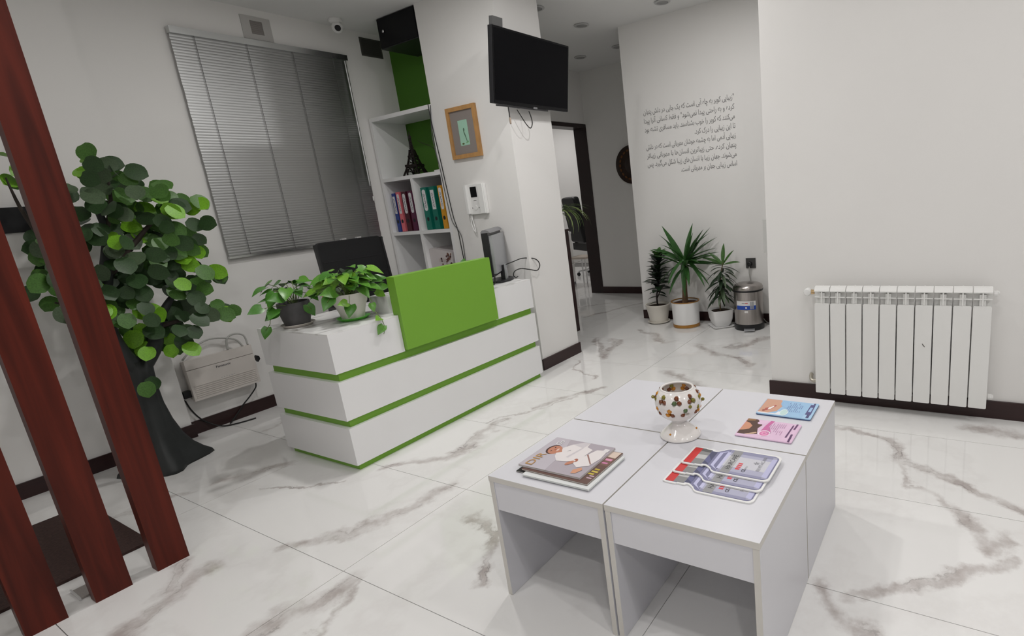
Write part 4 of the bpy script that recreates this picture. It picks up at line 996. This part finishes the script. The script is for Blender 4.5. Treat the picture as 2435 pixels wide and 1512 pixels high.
leaflet_stack('stack of pink hair leaflets with a hair dryer picture', 1.572, .428, .142, .188, 2, (224, 192, 218), (176, 160, 180), [
    ([(.01, .01), (.99, .01), (.99, .99), (.01, .99)], (224, 192, 218)), ([(.12, .99), (.98, .99), (.98, .80), (.70, .66), (.50, .70), (.20, .64), (.12, .80)], (84, 58, 48)), ([(.3, .99), (.80, .99), (.74, .90), (.60, .82), (.42, .84), (.34, .92)], (206, 146, 118)), ([(.84, .99), (.98, .99), (.98, .84), (.90, .84)], (150, 112, 70)),
    ([(.14, .86), (.20, .76), (.26, .70), (.20, .70), (.12, .80)], (226, 190, 170)), ([(.20, .78), (.3, .68), (.26, .66), (.16, .74)], (214, 180, 150)), (ell(.86, .68, .14, .08, 14, -.4), (228, 196, 222)),
    ([(.34, .62), (.70, .60), (.99, .56), (.99, .49), (.70, .53), (.40, .44)], (204, 108, 164)), (ell(.28, .53, .16, .105, 22), (240, 226, 236)), (ell(.28, .53, .13, .085, 22), (218, 128, 176)), (ell(.28, .53, .08, .05, 18), (230, 160, 196)), (ell(.28, .53, .04, .025, 14), (212, 120, 170)),
    ([(.22, .16), (.90, .145), (.90, .12), (.22, .13)], (98, 62, 104)), ([(.02, .08), (.42, .09), (.42, .055), (.02, .045)], (90, 58, 98)), ([(.68, .10), (.98, .09), (.98, .06), (.68, .07)], (98, 62, 104))], 'p')
# bottle-shaped boards
def bottle_outline(o=0.0):
    hb, hn, hc = .070+o, .041+o, .047+o
    pts = [(-hb+.018, -o), (hb-.018, -o)]
    arc = lambda cx, cy, r, a0, a1, k=5: [(cx+r*math.cos(math.radians(a0+(a1-a0)*i/k)), cy+r*math.sin(math.radians(a0+(a1-a0)*i/k))) for i in range(k+1)]
    right = arc(hb-.018, .018-o, .018, -90, 0) + [(hb, .145)] + arc(hb-.022, .150, .022, 0, 70) + [(hn+.004, .184), (hn, .192), (hn, .203-o), (hc, .206-o), (hc, .224), (hc+.003, .227), (hc+.003, .260), (hc-.001, .264+o)]
    left = [(-x, y) for x, y in reversed(right)]
    return right + left
def vial(label, cx, y0, z0, k):
    t = thing('display_board', label, 'display board', (cx, y0+.13, z0), 0, 'bottle shaped boards on the coffee table')
    f = (V((cx, y0, z0)), V((1, 0, 0)), V((0, 1, 0)), V((0, 0, 1)))
    bd_ = obj('board', prism(bottle_outline(.006), f, .0003, .0040), mat('board_white', (.80, .80, .79), .35), t)
    g = (f[0]+V((0, 0, .0040)), f[1], f[2], f[3])
    LB, LB2, LB3, GRY = (172, 172, 194), (200, 200, 208), (142, 142, 170), (146, 146, 148)
    it = [(bottle_outline(0), (120, 120, 152)),
          ([(-.046, .206), (.046, .206), (.049, .262), (-.049, .262)], (132, 132, 132)), ([(-.015, .206), (.01, .206), (.01, .262), (-.015, .262)], (186, 186, 186)), ([(.030, .206), (.046, .206), (.049, .262), (.032, .262)], (84, 84, 84)),
          ([(-.049, .238), (.049, .238), (.048, .2635), (-.048, .2635)], (200, 48, 48)),
          ([(-.040, .186), (.040, .186), (.040, .205), (-.040, .205)], (72, 74, 104)), ([(-.036, .186), (-.012, .188), (.016, .205), (-.02, .205)], (96, 98, 138)),
          ([(-.062, .150), (-.040, .168), (.040, .168), (.062, .150), (.040, .178), (-.040, .178)], (190, 190, 222)),
          ([(-.064, .006), (.064, .006), (.068, .150), (-.068, .150)], (164, 164, 184)),
          ([(-.068, .018), (.068, .018), (.068, .148), (-.068, .148)], LB), ([(-.030, .018), (.034, .018), (.034, .148), (-.030, .148)], LB2), ([(.050, .018), (.068, .018), (.068, .148), (.050, .148)], LB3), ([(-.068, .018), (-.056, .018), (-.056, .148), (-.068, .148)], LB3),
          ([(-.060, .004), (.055, .004), (.050, .018), (-.055, .020)], (186, 186, 218)), ([(-.052, .146), (.052, .146), (.052, .156), (-.052, .156)], (196, 196, 226)),
          ([(-.068, .112), (.068, .112), (.068, .140), (-.068, .140)], GRY), ([(-.03, .112), (.03, .112), (.03, .140), (-.03, .140)], (176, 176, 178))]
    for q in range(4): it.append(([(-.040+q*.0105, .090), (-.0325+q*.0105, .090), (-.0325+q*.0105, .103), (-.040+q*.0105, .103)], (214, 62, 72)))
    decals('bottle_print', it, g, bd_, base=.0002, step=.00003)
    ink = mat('dark_ink', (.05, .05, .055), .5)
    obj('lettering', text_bm('HAIRCARE', .021, on(g, -.045, .118), 'LEFT', .086, h=.0011), ink, bd_)
    obj('approval_mark', text_bm('CE', .015, on(g, -.048, .072), 'LEFT', .016, h=.0011, bold=.0002), ink, bd_)
    obj('number', text_bm('0123', .008, on(g, -.030, .072), 'LEFT', .016, h=.0011), mat('grey_ink', (.3, .3, .33), .5), bd_)
    obj('lettering', text_bm('REVITACARE', .015, on(g, -.030, .034), 'LEFT', .088, h=.0011), mat('grey_ink', (.3, .3, .33), .5), bd_)
    lb = bmesh.new()
    for q in range(5):
        a = math.radians(90+72*q); prism(ell(.012+.005*math.cos(a), .054+.005*math.sin(a), .0042, .0018, 8, a), g, .0010, .0011, lb)
    obj('flower_mark', lb, mat('grey_ink', (.3, .3, .33), .5), bd_)
vial('bottle shaped cardboard display board at the bottom of the three, nearest the table edge', 1.283, .440, TZ, 0)
vial('bottle shaped cardboard display board in the middle of the three', 1.333, .434, TZ+.0054, 1)
vial('bottle shaped cardboard display board on top of the three with its whole face showing', 1.381, .428, TZ+.0108, 2)

# ------------------------------------------------------------------ hall: quote on the wall
FORMS = {'ا': 'FE8D FE8E', 'آ': 'FE81 FE82', 'ب': 'FE8F FE90 FE91 FE92', 'پ': 'FB56 FB57 FB58 FB59', 'ت': 'FE95 FE96 FE97 FE98', 'ج': 'FE9D FE9E FE9F FEA0', 'چ': 'FB7A FB7B FB7C FB7D',
 'ح': 'FEA1 FEA2 FEA3 FEA4', 'خ': 'FEA5 FEA6 FEA7 FEA8', 'د': 'FEA9 FEAA', 'ر': 'FEAD FEAE', 'ز': 'FEAF FEB0', 'س': 'FEB1 FEB2 FEB3 FEB4', 'ش': 'FEB5 FEB6 FEB7 FEB8', 'ط': 'FEC1 FEC2 FEC3 FEC4',
 'ف': 'FED1 FED2 FED3 FED4', 'ق': 'FED5 FED6 FED7 FED8', 'ک': 'FB8E FB8F FB90 FB91', 'گ': 'FB92 FB93 FB94 FB95', 'ل': 'FEDD FEDE FEDF FEE0', 'م': 'FEE1 FEE2 FEE3 FEE4', 'ن': 'FEE5 FEE6 FEE7 FEE8',
 'و': 'FEED FEEE', 'ه': 'FEE9 FEEA FEEB FEEC', 'ی': 'FBFC FBFD FBFE FBFF'}
FORMS = {k: [int(x, 16) for x in v.split()] for k, v in FORMS.items()}
def shape(s):
    out = []
    for i, c in enumerate(s):
        if c == '\u200c': continue
        if c not in FORMS: out.append(c); continue
        f = FORMS[c]; pv = s[i-1] if i else ' '; nx = s[i+1] if i+1 < len(s) else ' '
        jp = pv in FORMS and len(FORMS[pv]) == 4; jn = len(f) == 4 and nx in FORMS
        out.append(chr(f[(3 if jn else 1) if jp else (2 if jn else 0)]))
    return ''.join(reversed(out))
QUOTE = [('"زیبایی کویر به چاه آبی است که یک جایی در دلش پنهان', .87), ('کرده و به راحتی پیدا نمی‌شود" و فقط کسانی آنرا پیدا', .87), ('می‌کنند که کویر را خوب بشناسند. باید مسافری تشنه بود', .87), ('تا این زیبایی را درک کرد.', .375),
         ('زیبایی آدمی اما به چشمه جوشان مهربانی است که در دلش', .87), ('پنهان کرده. حتی زیباترین انسان‌ها با مهربانی زیباتر', .87), ('می‌شوند. جهان زیبا با انسان‌های زیبا شکل می‌گیرد. پس', .87), ('اساس زیبایی جهان بر مهربانی است.', .53)]
qb = bmesh.new()
for k, (ln, wd) in enumerate(QUOTE):
    text_bm(shape(ln), .060, frame((4.6492, 1.662, 1.925-k*.0765), (0, -1, 0), (0, 0, 1)), 'RIGHT', wd, h=.0006, bm=qb, bold=.0003)
qo = obj('wall_quote', qb, mat('quote_ink', (.20, .195, .195), .6))
tag(qo, 'eight lines of grey Persian lettering on the hall wall', 'wall text')

# plants in the hall
def hall_pot(t, prof, m, c, soil_r, soil_z, n=32):
    obj('pot', lathe(prof, n, c), m, t, smooth='auto'); obj('soil', lathe([(0, soil_z), (soil_r, soil_z-.003), (soil_r, soil_z-.012), (0, soil_z-.012)], 24, c), SOIL, t)
p1 = thing('dracaena_compacta', 'dark dense dracaena in a cream round pot, left of the three', 'potted plant', (4.515, 2.48, 0))
c = (4.515, 2.48, 0)
obj('saucer', lathe([(0, .001), (.085, .001), (.108, .016), (.108, .020), (.10, .020), (.082, .008), (0, .008)], 32, c), mat('cream_pot2', (.66, .63, .57), .4), p1, smooth='auto')
hall_pot(p1, [(0, .009), (.085, .009), (.10, .09), (.115, .165), (.122, .175), (.122, .185), (.112, .185), (.104, .165), (.09, .03), (0, .03)], MATS['cream_pot2'], c, .106, .165)
obj('stem', tube([(4.515, 2.48, .16), (4.50, 2.475, .26), (4.505, 2.45, .36), (4.51, 2.43, .50), (4.51, 2.425, .64)], [.009, .008, .007, .006, .005], 8), mat('dark_stem', srgb(40, 34, 30), .7), p1)
obj('stem', tube([(4.503, 2.475, .24), (4.50, 2.44, .30), (4.50, 2.41, .36)], [.006, .004], 6), MATS['dark_stem'], p1)
LC = [leaf_mesh('compacta_leaf', 1, .46, 'lance', m, .3, .25) for m in (DRACD, DRACB)]
rr = random.Random(11)
for k in range(78):
    t = k/77; z = .30+.36*t; a = k*2.399
    if z < .36 and k % 2: continue
    d = V((math.cos(a), math.sin(a), .25+.8*t+rr.uniform(-.3, .2)))
    leaf(LC[1 if (t > .86) else 0], p1, V((4.51, 2.475-.10*max(0, (z-.16))*1.0, z)), d, V((0, 0, 1)), rr.uniform(.125, .165)*(1-.25*t))
for a, z in ((1.9, .20), (2.2, .255), (4.6, .30), (5.0, .27), (1.2, .30)):
    leaf(LC[0], p1, V((4.505, 2.47, z)), V((math.cos(a)*.6, math.sin(a), .0)), V((0, 0, 1)), .10)
p2 = thing('yucca_palm', 'spiky yucca palm on a bare trunk in a white cylinder pot', 'potted plant', (4.43, 2.145, 0))
c = (4.43, 2.145, 0); GOLDM = mat('gold_rim', srgb(170, 122, 58), .35, metal=.35)
obj('pot', lathe([(0, .001), (.118, .001), (.122, .03), (.126, .20), (.130, .235), (.122, .235), (.118, .20), (.11, .02), (0, .02)], 40, c), mat('pot_white', (.80, .80, .80), .35), p2, smooth='auto')
obj('rim', lathe([(.1205, .2352), (.131, .2352), (.132, .243), (.1205, .243), (.1205, .2352)], 40, c), GOLDM, p2, smooth='auto')
obj('base_band', lathe([(.1226, .006), (.1236, .006), (.1246, .034), (.1236, .034), (.1226, .006)], 40, c), GOLDM, p2)
obj('soil', lathe([(0, .222), (.117, .22), (.117, .21), (0, .21)], 24, c), mat('bark_mulch', srgb(72, 44, 32), .95, noise=.5, nscale=60, bump=1, bscale=70), p2)
obj('trunk', tube([(4.43, 2.145, .215), (4.43, 2.14, .32), (4.43, 2.135, .44), (4.43, 2.125, .53), (4.43, 2.12, .58)], [.030, .024, .021, .020, .018], 12), BARK, p2, smooth=True)
LY = [leaf_mesh('yucca_leaf', 1, .13, 'strap', YUCCA, .5, dr) for dr in (.04, .18, .42)]
yl = [(2.26, .93, 0), (2.05, .93, 0), (2.03, .85, 0), (2.0, .80, 0), (1.95, .75, 0), (2.33, .80, 1), (2.50, .745, 1), (1.82, .60, 1), (1.86, .585, 1), (2.29, .32, 2), (2.11, .30, 2)]
for (yt, zt, kd) in yl:
    p = V((4.43+rr.uniform(-.02, .02), 2.12, .58 if kd < 2 else .62)); tip = V((4.40+rr.uniform(-.12, .12), yt, zt)); d = tip-p
    Ln = d.length*(1.02 if kd < 2 else 1.05)
    if kd == 2: d = d+V((-.05, 0, .18)); d.normalize(); d = d*.4+V((0, 0, 0))
    leaf(LY[min(kd, 1)] if kd < 2 else LY[1], p2, p, d + V((0, 0, .05*Ln)), V((-.6, 0, 1)), Ln)
for k in range(34):
    a = rr.random()*6.28; el = rr.uniform(-.65, 1.1)
    d = V((math.cos(a)*math.cos(el), math.sin(a)*math.cos(el), math.sin(el)+.1))
    leaf(LY[0 if el > .8 else (1 if el > .1 else 2)], p2, V((4.43+.015*math.cos(a), 2.12+.015*math.sin(a), .54+rr.uniform(0, .10))), d, V((0, 0, 1)), rr.uniform(.24, .37))
p3 = thing('dragon_plant', 'slender drooping dracaena in a white square pot beside the bin', 'potted plant', (4.47, 1.82, 0))
def sqring(h, z, r=.02): return [(x, y, z) for x, y in rrect(-h, h, -h, h, r, 3)]
def loft(rings, c, rot=0.0):
    bm = bmesh.new(); prev = None
    for rg in rings:
        cur = [bm.verts.new((c[0]+x*math.cos(rot)-y*math.sin(rot), c[1]+x*math.sin(rot)+y*math.cos(rot), c[2]+z)) for x, y, z in rg]
        if prev:
            for i in range(len(cur)): bm.faces.new((prev[i], prev[(i+1) % len(cur)], cur[(i+1) % len(cur)], cur[i]))
        else: bm.faces.new(list(reversed(cur)))
        prev = cur
    bm.faces.new(prev); bmesh.ops.recalc_face_normals(bm, faces=bm.faces)
    return bm
c = (4.47, 1.82, 0)
obj('saucer', loft([sqring(.085, .001), sqring(.100, .016), sqring(.094, .017), sqring(.080, .009)], c, .72), MATS['pot_white'], p3)
obj('pot', loft([sqring(.058, .010), sqring(.072, .03), sqring(.088, .08), sqring(.096, .155), sqring(.098, .160), sqring(.090, .160), sqring(.085, .135)], c, .72), MATS['pot_white'], p3, smooth='auto')
obj('soil', lathe([(0, .150), (.085, .146), (.085, .138), (0, .138)], 16, c), SOIL, p3)
obj('stem', tube([(4.47, 1.82, .145), (4.465, 1.815, .28), (4.46, 1.795, .45), (4.455, 1.765, .58)], [.007, .006, .005, .004], 8), mat('tan_stem', srgb(96, 80, 56), .7), p3)
LD = [leaf_mesh('dracaena_leaf', 1, .20, 'lance', m, .35, dr) for m, dr in ((DRACB, .12), (DRACD, .3), (LEAFG, .45))]
for (yt, zt) in ((1.76, .74), (1.68, .66), (1.60, .575), (1.92, .57), (1.93, .63), (1.90, .665)):
    p = V((4.455, 1.765, .56)); d = V((4.42+rr.uniform(-.08, .05), yt, zt))-p; leaf(LD[0], p3, p, d+V((0, 0, .03)), V((-.5, 0, 1)), max(.16, d.length*1.05))
for k in range(46):
    t = k/45; z = .28+.27*t; a = k*2.399; d = V((math.cos(a), math.sin(a), .05+.35*t-rr.uniform(.2, .8)))
    leaf(LD[1 if rr.random() < .7 else 2], p3, V((4.462, 1.805-.03*t, z)), d, V((0, 0, 1)), rr.uniform(.13, .19))

# pedal bin
bn = thing('pedal_bin', 'brushed steel pedal bin with black base and blue label', 'bin', (4.47, 1.555, 0))
c = (4.47, 1.555, 0); RB = .124
obj('base', lathe([(0, .001), (RB+.004, .001), (RB+.006, .01), (RB+.005, .050), (RB-.002, .052), (0, .052)], 40, c), BLACKP, bn, smooth='auto')
obj('body', lathe([(0, .053), (RB, .053), (RB, .335), (0, .335)], 48, c), STEEL, bn, smooth='auto')
obj('rim', lathe([(0, .3355), (RB+.005, .3355), (RB+.006, .350), (0, .350)], 40, c), BLACKP, bn, smooth='auto')
obj('lid', lathe([(0, .3505), (RB+.004, .3505), (RB+.005, .368), (RB-.006, .386), (.09, .400), (.05, .407), (0, .409)], 48, c), STEEL, bn, smooth='auto')
a0 = math.radians(198)
pd = bmesh.new(); bx(pd, -.02, .045, -.045, .045, .012, .022); pd.transform(Matrix.Translation(c) @ Matrix.Rotation(a0, 4, 'Z') @ Matrix.Translation((RB+.005, 0, 0)))
obj('pedal', pd, SILVER, bn, bevel=.003)
def wrap(th0, th1, z0, z1, m, name, r=RB+.0008, n=14):
    b = bmesh.new(); pv = None
    for i in range(n+1):
        th = math.radians(th0+(th1-th0)*i/n); cur = (b.verts.new((c[0]+r*math.cos(th), c[1]+r*math.sin(th), z0)), b.verts.new((c[0]+r*math.cos(th), c[1]+r*math.sin(th), z1)))
        if pv: b.faces.new((pv[0], cur[0], cur[1], pv[1]))
        pv = cur
    bmesh.ops.recalc_face_normals(b, faces=b.faces); return obj(name, b, m, bn)
wrap(148, 228, .222, .262, mat('label_white', (.75, .74, .74), .4), 'label'); wrap(148, 228, .186, .222, mat('label_blue2', srgb(36, 76, 170), .4), 'label', label if False else RB+.0008)
wrap(185, 196, .240, .247, mat('label_red', srgb(190, 60, 60), .4), 'label_text', RB+.0014, 4); wrap(172, 184, .240, .246, mat('mark_grey', (.2, .2, .2), .5), 'label_text', RB+.0014, 4)
wrap(205, 211, .192, .256, SILVER, 'label_picture', RB+.0016, 3); wrap(213, 219, .192, .256, SILVER, 'label_picture', RB+.0016, 3); wrap(186, 192, .198, .212, mat('label_white', (.75, .74, .74), .4), 'label_text', RB+.0014, 3)
wrap(182, 196, .160, .178, MATS['label_white'], 'label')
# socket and plug on the hall wall
so = thing('wall_socket', 'dark grey wall socket above the pedal bin', 'socket', (4.649, 1.578, .50))
obj('plate', box(4.640, 4.6495, 1.534, 1.622, .500, .588), mat('socket_dark', (.05, .048, .048), .45), so, bevel=.003)
pg = thing('power_plug', 'black plug in the wall socket with its cord hanging behind the bin', 'plug', (4.62, 1.585, .53))
obj('plug', lathe([(0, 0), (.019, 0), (.019, .03), (.012, .034), (0, .034)], 16), BLACKP, pg, local=True).matrix_basis = Matrix.Translation((.019, -.004, .008)) @ Matrix.Rotation(-math.pi/2, 4, 'Y')
obj('cord', tube([(4.622, 1.585, .520), (4.620, 1.588, .46), (4.622, 1.580, .40), (4.625, 1.57, .30), (4.622, 1.50, .10), (4.615, 1.45, .02), (4.60, 1.38, .008)], .0042, 6), CORDG, pg, smooth=True)
# water dispenser behind the end of the right wall
wd_ = thing('water_dispenser', 'white water dispenser mostly hidden behind the right wall end', 'dispenser', (4.1, 1.1, 0))
obj('cabinet', box(3.95, 4.25, .92, 1.215, .001, .64), WHITEP, wd_, bevel=.006)
obj('head', box(3.95, 4.25, .92, 1.205, .645, .97), mat('cool_white', (.70, .73, .78), .35), wd_, bevel=.006)
obj('side_trim', box(3.99, 4.20, 1.2055, 1.252, .72, .965), mat('trim_grey', (.60, .60, .58), .5), wd_, bevel=.004)
obj('tap', box(4.02, 4.10, 1.2055, 1.240, .66, .712), WHITEP, wd_, bevel=.004); obj('tap', box(4.04, 4.07, 1.2158, 1.228, .58, .612), GREYP, wd_, bevel=.003)

# far hall: decorated plate, pedestal with spider plant
dp = thing('wall_plate', 'round dark carved wall plate on the far hall wall', 'wall plate', (5.82, 3.375, 1.35))
Mdp = Matrix.Translation((5.829, 3.375, 1.568)) @ Matrix.Rotation(-math.pi/2, 4, 'Y')
b = lathe([(0, 0), (.19, 0), (.222, .022), (.222, .027), (.19, .010), (.11, .006), (.10, .014), (0, .016)], 48); b.transform(Mdp); obj('dish', b, mat('dark_carved', srgb(44, 28, 20), .45, noise=.4, nscale=16), dp, smooth='auto')
for k in range(20):
    a = k*2*math.pi/20; b = prism(ell(.172*math.cos(a), .172*math.sin(a), .020, .012, 10, a+1.57), (V((0, 0, .0)), V((1, 0, 0)), V((0, 1, 0)), V((0, 0, 1))), .0085, .0125); b.transform(Mdp)
    obj('inlay', b, mat('amber_inlay', srgb(104, 64, 26), .45), dp)
pe = thing('plant_pedestal', 'tall dark brown pedestal beside the column in the hall', 'pedestal', (3.95, 3.27, 0))
obj('body', box(3.80, 4.098, 3.131, 3.42, 0, .955), BASEB, pe, bevel=.003, seg=1); obj('top', box(3.79, 4.104, 3.125, 3.43, .956, .975), BASEB, pe, bevel=.003, seg=1)
spd = thing('spider_plant', 'arching spider plant on the tall brown pedestal', 'potted plant', (4.02, 3.25, .976))
obj('pot', lathe([(0, 0), (.06, 0), (.08, .11), (.074, .11), (.055, .01), (0, .01)], 24, (4.02, 3.25, .9765)), mat('terracotta_dark', srgb(96, 60, 46), .7), spd, smooth='auto')
obj('soil', lathe([(0, .105), (.072, .102), (.072, .09), (0, .09)], 18, (4.02, 3.25, .9765)), SOIL, spd)
SPM = [mat('spider_green', srgb(92, 118, 56), .4, noise=.2, nscale=10), mat('spider_pale', srgb(132, 150, 92), .4)]
def arch_leaf(L, W, m, bend):
    bm = bmesh.new(); n = 9; pv = None; x = z = 0; ang = .9
    for i in range(n+1):
        t = i/n; wv = W*.5*(1-t**2.2)+.0004
        cur = (bm.verts.new((x, wv, z+.3*wv)), bm.verts.new((x, 0, z)), bm.verts.new((x, -wv, z+.3*wv)))
        if pv: bm.faces.new((pv[0], pv[1], cur[1], cur[0])); bm.faces.new((pv[1], pv[2], cur[2], cur[1]))
        pv = cur; x += L/n*math.cos(ang); z += L/n*math.sin(ang); ang -= bend/n
    me = bpy.data.meshes.new('spider_leaf'); bm.to_mesh(me); bm.free(); me.materials.append(m)
    for p in me.polygons: p.use_smooth = True
    return me
AL = [arch_leaf(.36, .016, SPM[k % 2], bd) for k, bd in enumerate((1.6, 2.2, 2.6, 3.0))]
for k in range(84):
    a = rr.random()*6.28; leaf(AL[rr.randrange(4)], spd, V((4.02+.03*math.cos(a), 3.25+.03*math.sin(a), 1.075)), V((math.cos(a), math.sin(a), 0)), V((0, 0, 1)), rr.uniform(.7, 1.35))

# office beyond the door: chair, desk, stool
oc2 = thing('executive_chair', 'tall black leather chair in the bright office beyond the door', 'chair', (7.12, 5.22, 0), math.radians(60))
fb2 = frame((-.26, .0, .55), (1, 0, 0), (0, .14, 1))
obj('backrest', prism(rrect(0, .52, 0, .72, .06), fb2, -.05, .05), BLACKL, oc2, local=True, bevel=.03)
obj('seat', box(-.27, .27, -.50, .02, .42, .53), BLACKL, oc2, local=True, bevel=.04)
for x in (-.31, .27): obj('armrest', box(x, x+.05, -.36, .0, .68, .72), BLACKP, oc2, local=True, bevel=.012); obj('arm_support', box(x+.012, x+.038, -.08, -.03, .48, .679), BLACKP, oc2, local=True)
obj('gas_stem', cyl((0, -.22), .03, .09, .419, 14), CHROME, oc2, local=True)
for k in range(5):
    a = k*2*math.pi/5; d = V((math.cos(a), math.sin(a), 0)); o0 = V((0, -.22, 0))
    lgx = obj('base_leg', tube([o0+d*.02+V((0, 0, .10)), o0+d*.29+V((0, 0, .07))], [.022, .014], 8, k=1), CHROME, oc2, local=True)
    obj('caster', tube([o0+d*.29+V((-d.y*.02, d.x*.02, .03)), o0+d*.29+V((d.y*.02, -d.x*.02, .03))], .029, 12, k=1), BLACKP, lgx, space=oc2)
od = thing('office_desk', 'white office desk end in the room beyond the door', 'desk', (6.2, 5.0, 0))
obj('end_panel', box(5.98, 6.448, 4.885, 4.915, .04, .745), WHITEP, od); obj('desk_top', box(5.95, 6.452, 4.88, 6.2, .746, .775), WHITE, od, bevel=.002, seg=1); obj('end_panel', box(5.98, 6.448, 6.16, 6.19, .001, .745), WHITEP, od)
obj('kick_strip', box(5.99, 6.44, 4.887, 4.913, .001, .039), GREYP, od)
st = thing('metal_stool', 'low chrome stool with a beige seat in front of the black chair', 'stool', (6.35, 4.66, 0))
obj('seat', box(6.20, 6.52, 4.50, 4.80, .40, .425), mat('beige_seat', (.55, .48, .42), .6), st, bevel=.008)
for x, y in ((6.22, 4.52), (6.50, 4.52), (6.50, 4.78), (6.22, 4.78)): obj('leg', tube([(x, y, .399), (x+(x-6.36)*.15, y+(y-4.65)*.15, .001)], .010, 8, k=1), CHROME, st)
obj('stretcher', tube([(6.22, 4.78, .33), (6.50, 4.78, .33)], .007, 6, k=1), CHROME, st)
